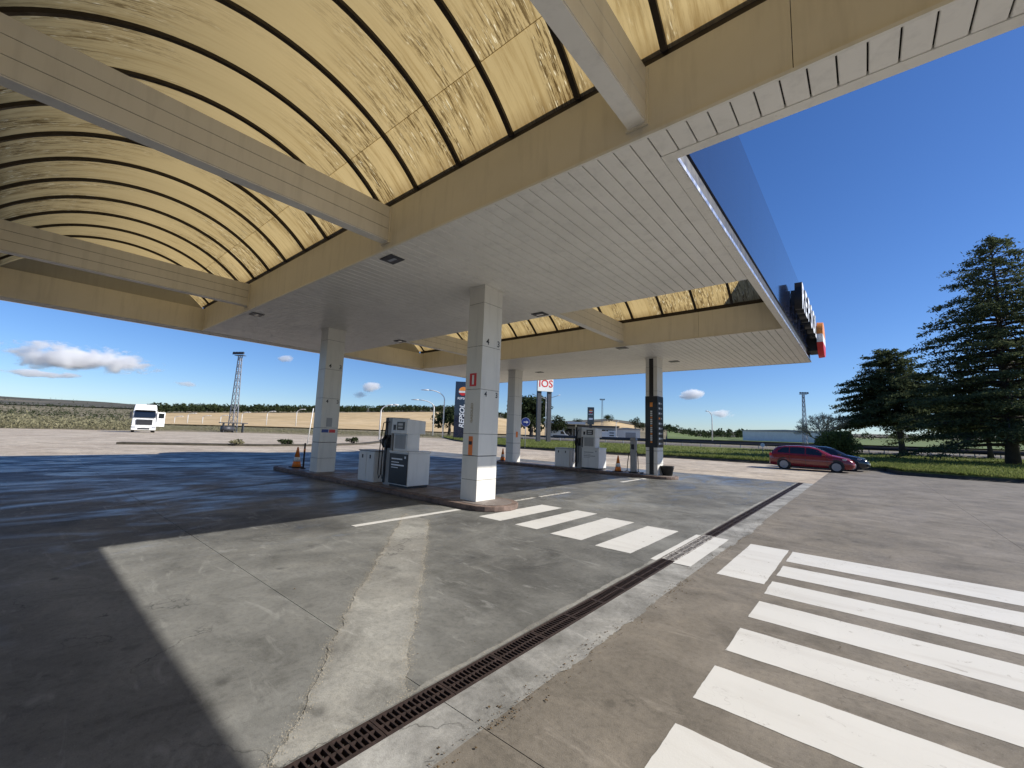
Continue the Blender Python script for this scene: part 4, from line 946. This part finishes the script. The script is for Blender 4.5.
# tall navy fuel sign
def facing(p): return math.atan2(-p[0], p[1])      # rotation so that local -y looks at the camera
def totem(x, ybase, ytop, wpx, d, label, zb, txt, main=True):
    p = at_depth(x, ybase, d); q = at_depth(x, ytop, d); H = q.z-zb; W = wpx*d/FPX*1.02
    t = thing('fuel_sign', label, 'sign', (p.x,p.y,zb), facing(p))
    MB().box(-W/2,W/2,-0.25,0.25,-0.3 if main else H*0.45,H).build('sign_body', M_NAVY, t, bevel=0.03)
    if not main: MB().box(-W*0.2,W*0.2,-0.15,0.15,-2,H*0.451).build('mast', M_DGREY, t)
    yk = -0.262
    def put(me, m, u, z, rot=0):
        if rot: xform(me, Matrix.Rotation(rot,4,'Z'))
        xform(me, basis(EX,EZ,(0,-1,0),(u,yk,z))); me.materials.clear(); return link('lettering', me, m, t)
    zc = H-W*0.62; r = W*0.28
    for z0,z1,m in ((0.12*r,r,M_LOGOO),(-0.35*r,0.10*r,M_WHITE),(-r,-0.37*r,M_LOGOR)):
        b = band(z0,z1,0,0.02,r); o = MB(); o.v = [(y,-0.255-x_,z+zc) for x_,y,z in b.v]; o.f = b.f; o = o.build('emblem', m, t); fix_normals(o.data)
    put(text_mesh(txt, W*0.20, 0.01, 0, 0.01), M_LETTER, 0, H-W*1.08)
    if main: put(text_mesh(txt, W*0.44, 0.012, 0.25, 0.03), M_LETTER, 0.0, H*0.385, math.pi/2)
    else: MB().box(-W*0.3,W*0.3,-0.27,-0.2505,H*0.6,H*0.66).build('lettering', M_LETTER, t)
totem(461,438,381,15.5,82,'tall navy fuel sign with orange emblem and white vertical lettering beside the nearest column',0.25,'REPSOL')
totem(590.5,438,407,6.5,135,'small distant navy fuel sign above the far station',0.6,'REPSOL',False)
# double post billboard
p = at_depth(543,441,70); t = thing('post_sign', 'white board with red letters on two tall dark posts behind the far column', 'sign', (p.x,p.y,0.4), facing(p)+0.45); 
for sx in (-0.95,0.95): MB().box(sx-0.36,sx+0.36,-0.22,0.22,-0.2,13.2).build('post', M_DGREY, t, bevel=0.02)
MB().box(-1.45,1.45,-0.45,-0.225,8.35,12.6).build('board', M_WHITE, t, bevel=0.02)
me = text_mesh('IOS',1.75,0.01,0,0.02); xform(me, basis(EX,EZ,(0,-1,0),(0.05,-0.462,9.62))); me.materials.clear(); link('lettering', me, M_RED, t)
p = at_depth(525,444,44); t = thing('round_sign', 'round blue traffic sign with white arrow on a thin post', 'traffic sign', (p.x,p.y,lawn_z(p.x,p.y)), facing(p)); zc = at_depth(525,422,44).z-t.location.z
MB().tube([(0,0,-0.1),(0,0,zc+0.3)],0.04,8).build('post', M_GREY, t, True); MB().lathe([(0.44,0.0),(0.44,0.03)],28,(0,-0.045,zc),'y').build('disc', M_BLUE, t); MB().lathe([(0.47,0.0),(0.47,0.012)],28,(0,-0.042,zc),'y').build('rim', M_WHITE, t)
MB().box(-0.22,0.1,-0.088,-0.0765,zc-0.05,zc+0.05).build('arrow_shaft', M_WHITE, t); MB().prism_y([(0.08,zc-0.16),(0.3,zc),(0.08,zc+0.16)],-0.088,-0.0765).build('arrow_head', M_WHITE, t)
p = at_depth(763,455,43); t = thing('round_sign', 'small round white sign on a low post left of the red car', 'traffic sign', (p.x,p.y,lawn_z(p.x,p.y)), facing(p))
MB().tube([(0,0,-0.1),(0,0,1.0)],0.03,8).build('post', M_GREY, t, True); MB().lathe([(0.2,0.0),(0.2,0.02)],24,(0,-0.035,0.95),'y').build('disc', M_WHITE, t)

# ------------------------------------------------------------------ far station, sheds and vans
p = at_depth(582,440,140); t = thing('far_station', 'distant fuel station with white flat canopy and dark glazed shop', 'building', (p.x,p.y,0.3), facing(p))
MB().box(-9,11,-1,9,0,4.2).build('wall', M_PUMPG, t); MB().box(-9.6,12,-1.6,9.6,4.2,4.7).build('roof', M_DGREY, t); MB().box(-12,1,-9,-1.7,4.75,5.5).build('canopy_roof', M_WHITE, t)
for x in (-10,-6,-2): MB().box(x-0.25,x+0.25,-5.3,-4.7,-0.3,4.75).build('pillar', M_WHITE, t)
for k in range(7): wd = MB().box(-8.3+2.7*k,-6.0+2.7*k,-1.06,-1.002,0.5,3.4).build('window', M_GLASS, t)
def shed(x, y, d, Lx, H, label, name='white_shed', dep=14, rot=0.0):
    p = at_depth(x,y,d); t = thing(name, label, 'building', (p.x,p.y,max(0.2,terrain_z(p.x,p.y))), facing(p)+rot)
    MB().box(-Lx/2,Lx/2,0,dep,-1,H).build('wall', M_PUMPW, t); MB().prism_y([(-Lx/2-0.3,H),(Lx/2+0.3,H),(Lx/2+0.3,H+0.25),(0,H+0.7),(-Lx/2-0.3,H+0.25)],-0.3,dep+0.3).build('roof', M_GREY, t)
    for k in range(int(Lx/3)): MB().box(-Lx/2+3*k,-Lx/2+3*k+0.12,-0.05,-0.002,-0.5,H-0.02).build('wall_rib', M_PUMPW, t)
    MB().box(Lx/2-5,Lx/2-1.5,-0.06,-0.002,-0.5,H*0.7).build('door', M_GREY, t); return t
shed(786,446.5,150,27,4.0,'long low white shed beyond the road behind the red car'); shed(627,441,150,9,3.4,'small white shed left of the black column beyond the road','white_shed',6)
def van(x, y, d, label, Lx=5.2, H=2.5, z=0.6):
    p = at_depth(x,y,d); t = thing('van', label, 'van', (p.x,p.y,z), facing(p), group='vans at the far station')
    MB().prism_y([(-Lx/2,0.35),(Lx/2,0.35),(Lx/2,0.95),(Lx/2-0.7,1.15),(Lx/2-1.4,H),(-Lx/2,H)],-1.0,1.0).build('body', M_WHITE, t, bevel=0.05)
    MB().prism_y([(Lx/2-0.95,1.2),(Lx/2-1.5,H-0.2),(Lx/2-2.2,H-0.2),(Lx/2-2.2,1.2)],-1.012,-1.002).build('window', M_GLASS, t)
    for x_ in (-Lx/2+1,Lx/2-1): MB().lathe([(0,-0.12),(0.34,-0.12),(0.34,0.12),(0,0.12)],14,(x_,-0.9,0.34),'y').build('wheel', M_RUBBER, t)
van(609,441,132,'white van parked right of the far station'); van(560,442,120,'white van beside the low dark tree at the far station',4.6,2.2)
p = at_depth(612,442,115); t = thing('price_board', 'small white board on posts before the far station', 'sign', (p.x,p.y,0.6), facing(p))
for sx in (-0.9,0.9): MB().box(sx-0.06,sx+0.06,0.0,0.12,-0.3,2.6).build('post', M_GREY, t)
MB().box(-1.1,1.1,-0.06,0,0.7,2.6).build('board', M_WHITE, t)
for k in range(2): MB().box(-0.7,0.5,-0.075,-0.0605,1.1+0.7*k,1.4+0.7*k).build('printed_line', M_DGREY, t)

# ------------------------------------------------------------------ vehicles
def car(label, loc, rotz, paint, name='parked_car'):
    t = thing(name, label, 'car', loc, rotz, group='parked cars')
    # x, zlow, zbelt, ztop, halfwidth, top halfwidth
    ST = [(-2.12,0.36,0.72,0.76,0.60,0.50),(-2.06,0.27,0.88,0.95,0.78,0.62),(-1.98,0.24,0.94,1.04,0.83,0.63),(-1.80,0.22,0.97,1.26,0.86,0.60),(-1.62,0.21,0.97,1.385,0.875,0.59),(-1.25,0.20,0.965,1.445,0.88,0.595),(-0.6,0.19,0.95,1.475,0.885,0.605),(0.0,0.19,0.93,1.455,0.885,0.60),(0.38,0.19,0.92,1.37,0.885,0.585),(0.75,0.19,0.91,1.19,0.885,0.60),(1.12,0.19,0.90,0.985,0.88,0.66),(1.5,0.20,0.84,0.915,0.87,0.66),(1.85,0.21,0.74,0.82,0.83,0.62),(2.03,0.24,0.63,0.70,0.75,0.56),(2.13,0.32,0.52,0.56,0.62,0.45)]
    def ring(s_):
        x,zl,zb,zt,w,wt = s_; h = [(0,zl),(w*0.9,zl),(w*0.985,zl+0.1),(w,(zl+zb)/2),(w*0.985,zb-0.06),(w*0.955,zb),((w*0.955+wt)/2+0.02,(zb+zt)/2+0.01),(wt,zt-0.03),(wt*0.85,zt),(0,zt+0.012)]
        return [(x,-a,z) for a,z in h]+[(x,a,z) for a,z in reversed(h[1:-1])]
    mb = MB(); rg = [ring(s_) for s_ in ST]; n = len(rg[0])
    for r_ in rg: mb.v += r_
    for i in range(len(rg)-1):
        for k in range(n): mb.f.append((i*n+k, i*n+(k+1)%n, (i+1)*n+(k+1)%n, (i+1)*n+k))
    mb.f += [tuple(range(n)), tuple(reversed(range((len(rg)-1)*n, len(rg)*n)))]
    b = mb.build('body', paint, t, True); fix_normals(b.data)
    def L(v, x):
        i = max(k for k in range(len(ST)-1) if ST[k][0] <= x); f = (x-ST[i][0])/(ST[i+1][0]-ST[i][0]); return ST[i][v]*(1-f)+ST[i+1][v]*f
    def side_pt(x, u, sgn):   # u 0 belt .. 1 roof
        zb, zt, w, wt = L(2,x), L(3,x)-0.03, L(4,x)*0.955, L(5,x); f = u
        y = w+(wt-w)*f+0.02*4*f*(1-f)*1.0; return (x, sgn*(y+0.012), zb+(zt-zb)*f+0.01*4*f*(1-f))
    for sgn in (-1,1):
        for nm,xa,xb,ta,tb in (('rear_side_window',-1.62,-1.02,0.10,0.84),('rear_door_window',-0.97,-0.22,0.08,0.86),('front_door_window',-0.15,0.80,0.08,0.86)):
            g_ = MB(); K_ = 8
            for k in range(K_+1):
                x = xa+(xb-xa)*k/K_; tt = tb
                if nm == 'front_door_window' and x > 0.45: tt = tb*max(0.15,(0.98-x)/0.53)
                if nm == 'rear_side_window': tt = tb*min(1,0.45+(x+1.62)/0.5)
                g_.v += [side_pt(x,ta,sgn), side_pt(x,(ta+tt)/2,sgn), side_pt(x,max(tt,ta+0.05),sgn)]
            for k in range(K_):
                for j in range(2): g_.f.append((3*k+j,3*k+3+j,3*k+4+j,3*k+1+j))
            o = g_.build(nm, M_GLASS, t, True)
        for xw in (-1.30,1.29):
            MB().lathe([(0.0,-0.02),(0.375,-0.02),(0.375,0.0),(0,0)],28,(xw,sgn*0.876,0.36),'y').build('wheel_arch', M_BLACK, t)
            wh = MB().lathe([(0.19,-0.12),(0.29,-0.115),(0.315,-0.08),(0.315,0.08),(0.29,0.115),(0.19,0.12)],28,(xw,sgn*0.795,0.315),'y').build('tyre', M_RUBBER, t, True)
            rm = MB().lathe([(0.0,0.0),(0.2,0.0)],24,(xw,sgn*0.88,0.315),'y').build('hub', M_DGREY, wh)
            for k in range(5):
                a = k*1.2566+0.3; ca, sa = math.cos(a), math.sin(a); y0, y1 = sorted((sgn*0.882, sgn*0.918))
                c0 = (xw+ca*0.03,0.315+sa*0.03); c1 = (xw+ca*0.21,0.315+sa*0.21); px_, pz_ = -sa*0.026, ca*0.026
                MB().prism_y([(c0[0]-px_,c0[1]-pz_),(c1[0]-px_*1.3,c1[1]-pz_*1.3),(c1[0]+px_*1.3,c1[1]+pz_*1.3),(c0[0]+px_,c0[1]+pz_)],y0,y1).build('spoke', M_GREY, wh)
            MB().lathe([(0.195,-0.006),(0.225,-0.006),(0.225,0.006),(0.195,0.006)],28,(xw,sgn*0.914,0.315),'y').build('rim', M_GREY, wh)
        MB().box(0.62,0.80,min(sgn*0.9,sgn*1.03),max(sgn*0.9,sgn*1.03),0.93,1.06).build('mirror', paint, t, bevel=0.03)
        hl = MB().hexa([(1.72,sgn*0.60,0.66),(1.95,sgn*0.60,0.60),(1.72,sgn*0.84,0.70),(1.58,sgn*0.885,0.72),(1.66,sgn*0.60,0.81),(1.93,sgn*0.60,0.72),(1.74,sgn*0.845,0.80),(1.58,sgn*0.892,0.82)]); hl.build('headlight', M_LENS, t)
        MB().box(-2.075,-1.95,min(sgn*0.62,sgn*0.84),max(sgn*0.62,sgn*0.84),0.80,1.0).build('tail_light', M_LOGOR, t, bevel=0.02)
        for xd in (-0.19,-1.0,0.85): MB().box(xd,xd+0.012,min(sgn*0.872,sgn*0.8895),max(sgn*0.872,sgn*0.8895),0.3,0.9).build('door_seam', M_BLACK, t)
        for xd in (-0.42,-1.12): MB().box(xd-0.09,xd+0.09,min(sgn*0.87,sgn*0.905),max(sgn*0.87,sgn*0.905),0.80,0.835).build('door_handle', paint, t, bevel=0.008)
        MB().box(-0.92,0.92,min(sgn*0.80,sgn*0.892),max(sgn*0.80,sgn*0.892),0.17,0.23).build('sill', M_BLACK, t)
    def cap(nm, xa, xb):
        g_ = MB()
        for k in range(7):
            x = xa+(xb-xa)*k/6; zt, wt = L(3,x), L(5,x)
            for j in range(5): f = -1+2*j/4; g_.v.append((x, f*wt*0.88, zt+0.018-0.012*f*f))
        for k in range(6):
            for j in range(4): g_.f.append((5*k+j,5*k+5+j,5*k+6+j,5*k+1+j))
        o = g_.build(nm, M_GLASS, t, True); fix_normals(o.data)
    cap('windscreen', 0.30, 1.10); cap('rear_window', -1.98, -1.66)
    MB().box(2.09,2.15,-0.26,0.26,0.40,0.51).build('number_plate', M_WHITE, t); MB().box(-2.14,-2.09,-0.26,0.26,0.55,0.66).build('number_plate', M_WHITE, t)
    MB().box(2.02,2.125,-0.45,0.45,0.27,0.37).build('grille', M_BLACK, t); return t
M_CARRED = glossy('car_red_paint', (0.22,0.010,0.014), 0.2, 0.8); M_CARDK = glossy('car_dark_paint', (0.012,0.015,0.022), 0.15, 1.0)
car('dark red hatchback parked side-on at the lawn edge', (-2.66,32.05,-0.003), 0.0, M_CARRED)
car('dark blue car mostly hidden behind the red hatchback', (-2.0,34.95,-0.003), -0.03, M_CARDK)
# truck
tk = thing('truck', 'white truck cab facing the station with its door open', 'truck', (-72.9,11.5,-0.002), -0.14)
MB().hexa([(-2.1,-1.22,0.95),(0,-1.22,0.95),(0,1.22,0.95),(-2.1,1.22,0.95),(-2.1,-1.2,2.95),(-0.22,-1.2,2.95),(-0.22,1.2,2.95),(-2.1,1.2,2.95)]).build('cab', M_WHITE, tk, bevel=0.08)
MB().hexa([(-2.1,-1.19,2.951),(-0.25,-1.19,2.951),(-0.25,1.19,2.951),(-2.1,1.19,2.951),(-2.1,-1.08,3.75),(-0.9,-1.08,3.72),(-0.9,1.08,3.72),(-2.1,1.08,3.75)]).build('roof', M_WHITE, tk, bevel=0.1)
MB().box(-0.5,0.08,-1.24,1.24,0.32,0.949).build('bumper', M_WHITE, tk, bevel=0.06)
MB().hexa([(0.005,-1.08,1.98),(0.02,-1.08,1.98),(0.02,1.08,1.98),(0.005,1.08,1.98),(-0.19,-1.05,2.86),(-0.17,-1.05,2.86),(-0.17,1.05,2.86),(-0.19,1.05,2.86)]).build('windscreen', M_GLASS, tk)
MB().box(0.0,0.05,-0.82,0.82,1.02,1.72).build('grille', M_BLACK, tk)
for k in range(3): MB().box(0.051,0.07,-0.78,0.78,1.12+0.2*k,1.17+0.2*k).build('grille_bar', M_DGREY, tk)
MB().box(0.081,0.095,-0.6,0.6,0.42,0.62).build('air_intake', M_BLACK, tk); MB().box(0.081,0.1,-0.26,0.26,0.68,0.8).build('number_plate', M_PUMPW, tk)
MB().box(-0.35,0.2,-1.0,1.0,2.88,2.95).build('sun_visor', M_BLACK, tk)
for s_ in (-1,1):
    MB().box(0.06,0.1,min(s_*0.82,s_*1.2),max(s_*0.82,s_*1.2),0.6,0.82).build('headlight', M_LENS, tk); s_ < 0 and MB().box(-0.25,-0.05,min(s_*1.28,s_*1.5),max(s_*1.28,s_*1.5),1.9,2.7).build('mirror', M_BLACK, tk, bevel=0.04)
    for x_ in (-0.95,-4.6): MB().lathe([(0,-0.16),(0.5,-0.16),(0.5,0.16),(0,0.16)],20,(x_,s_*1.03,0.5),'y').build('wheel', M_RUBBER, tk, True)
MB().box(-5.6,-2.11,-0.45,0.45,0.7,1.0).build('chassis', M_DGREY, tk)
dq = lambda a,b,z0,z1,o_: MB().hexa([(-0.75*a+o_,1.215+0.75*a,z0),(-0.75*a+o_+0.05,1.215+0.75*a+0.03,z0),(-0.75*b+o_+0.05,1.215+0.75*b+0.03,z0),(-0.75*b+o_,1.215+0.75*b,z0),(-0.75*a+o_,1.215+0.75*a,z1),(-0.75*a+o_+0.05,1.215+0.75*a+0.03,z1),(-0.75*b+o_+0.05,1.215+0.75*b+0.03,z1),(-0.75*b+o_,1.215+0.75*b,z1)])
d_ = dq(0,1.15,0.85,2.75,0).build('open_door', M_WHITE, tk); fix_normals(d_.data); o = dq(0.2,1.0,1.95,2.6,0.03).build('window', M_GLASS, d_); fix_normals(o.data)

# ------------------------------------------------------------------ clouds
def cloudmat(dens, seed):
    t = NT('cloud_vapour'); t.n.remove(t.b); v = t.coord('Object'); gl = t.wpos((0.004,0.004,0.007))
    ofs = t.new('VectorMath', operation='ADD'); ofs.inputs[1].default_value = (seed*3.7,seed*1.3,0); t.link(gl, ofs.inputs[0])
    n = t.noise(ofs.outputs[0], 1.7, 7, 0.6, 0.2); ln = t.new('VectorMath', operation='LENGTH'); t.link(v, ln.inputs[0])
    sep = t.new('SeparateXYZ'); t.link(v, sep.inputs[0])
    fall = t.math('SUBTRACT', 1.0, ln.outputs['Value'])
    flat = t.ramp(sep.outputs['Z'], [(0.0,1),(1.0,1)])
    d = t.math('ADD', t.math('MULTIPLY', fall, 0.75), t.math('SUBTRACT', t.math('MULTIPLY', n, 2.3), 1.36))
    d = t.math('MULTIPLY', t.math('MINIMUM', t.math('MAXIMUM', d, 0.0), 0.25), dens)
    pv = t.new('VolumePrincipled'); pv.inputs['Color'].default_value = (0.998,0.998,0.998,1); pv.inputs['Anisotropy'].default_value = 0.2; t.link(d, pv.inputs['Density']); t.link(pv.outputs[0], t.out.inputs['Volume']); return t.m
def cloud(x0,x1,y0,y1,label,dens=0.25,d=3000.0):
    cx, cy = (x0+x1)/2, (y0+y1)/2; p = at_depth(cx,cy,d); sx = (x1-x0)/2*d/FPX; sz = (y1-y0)/2*d/FPX
    bm = bmesh.new(); bmesh.ops.create_icosphere(bm, subdivisions=3, radius=1.0); me = bpy.data.meshes.new('cloud'); bm.to_mesh(me); bm.free()
    o = link('cloud', me, cloudmat(dens*60/sz, cx*0.1)); o.location = p; o.scale = (sx*1.15, max(sz*1.3,sx*0.5), sz*1.25); o.rotation_euler = (0,ROLL*-0.6,-YAW+math.atan((512-cx)/FPX)*0.0)
    o.rotation_euler.z = -(YAW+math.atan((cx-512)/FPX)); return tag(o, label, 'cloud', 'small fair weather clouds')
scene.cycles.volume_bounces = 16
cloud(20,143,346,371,'long white cumulus cloud at far left low over the hills',0.17); cloud(14,66,370,377,'thin flat cloud just below the long cloud at far left',0.04,2300.0)
cloud(178,198,380,387,'small thin cloud left of the lattice tower',0.06); cloud(279,293,355,362,'tiny puff of cloud left of the left column',0.05)
cloud(359,382,382,392,'small white cloud right of the left column, upper of two',0.09); cloud(348,374,390,401,'small hazy cloud right of the left column, lower of two',0.06)
cloud(679,702,388,399,'small white puff right of the black column',0.09); cloud(708,737,409,418,'thin low cloud over the lone grey street lamp',0.05)
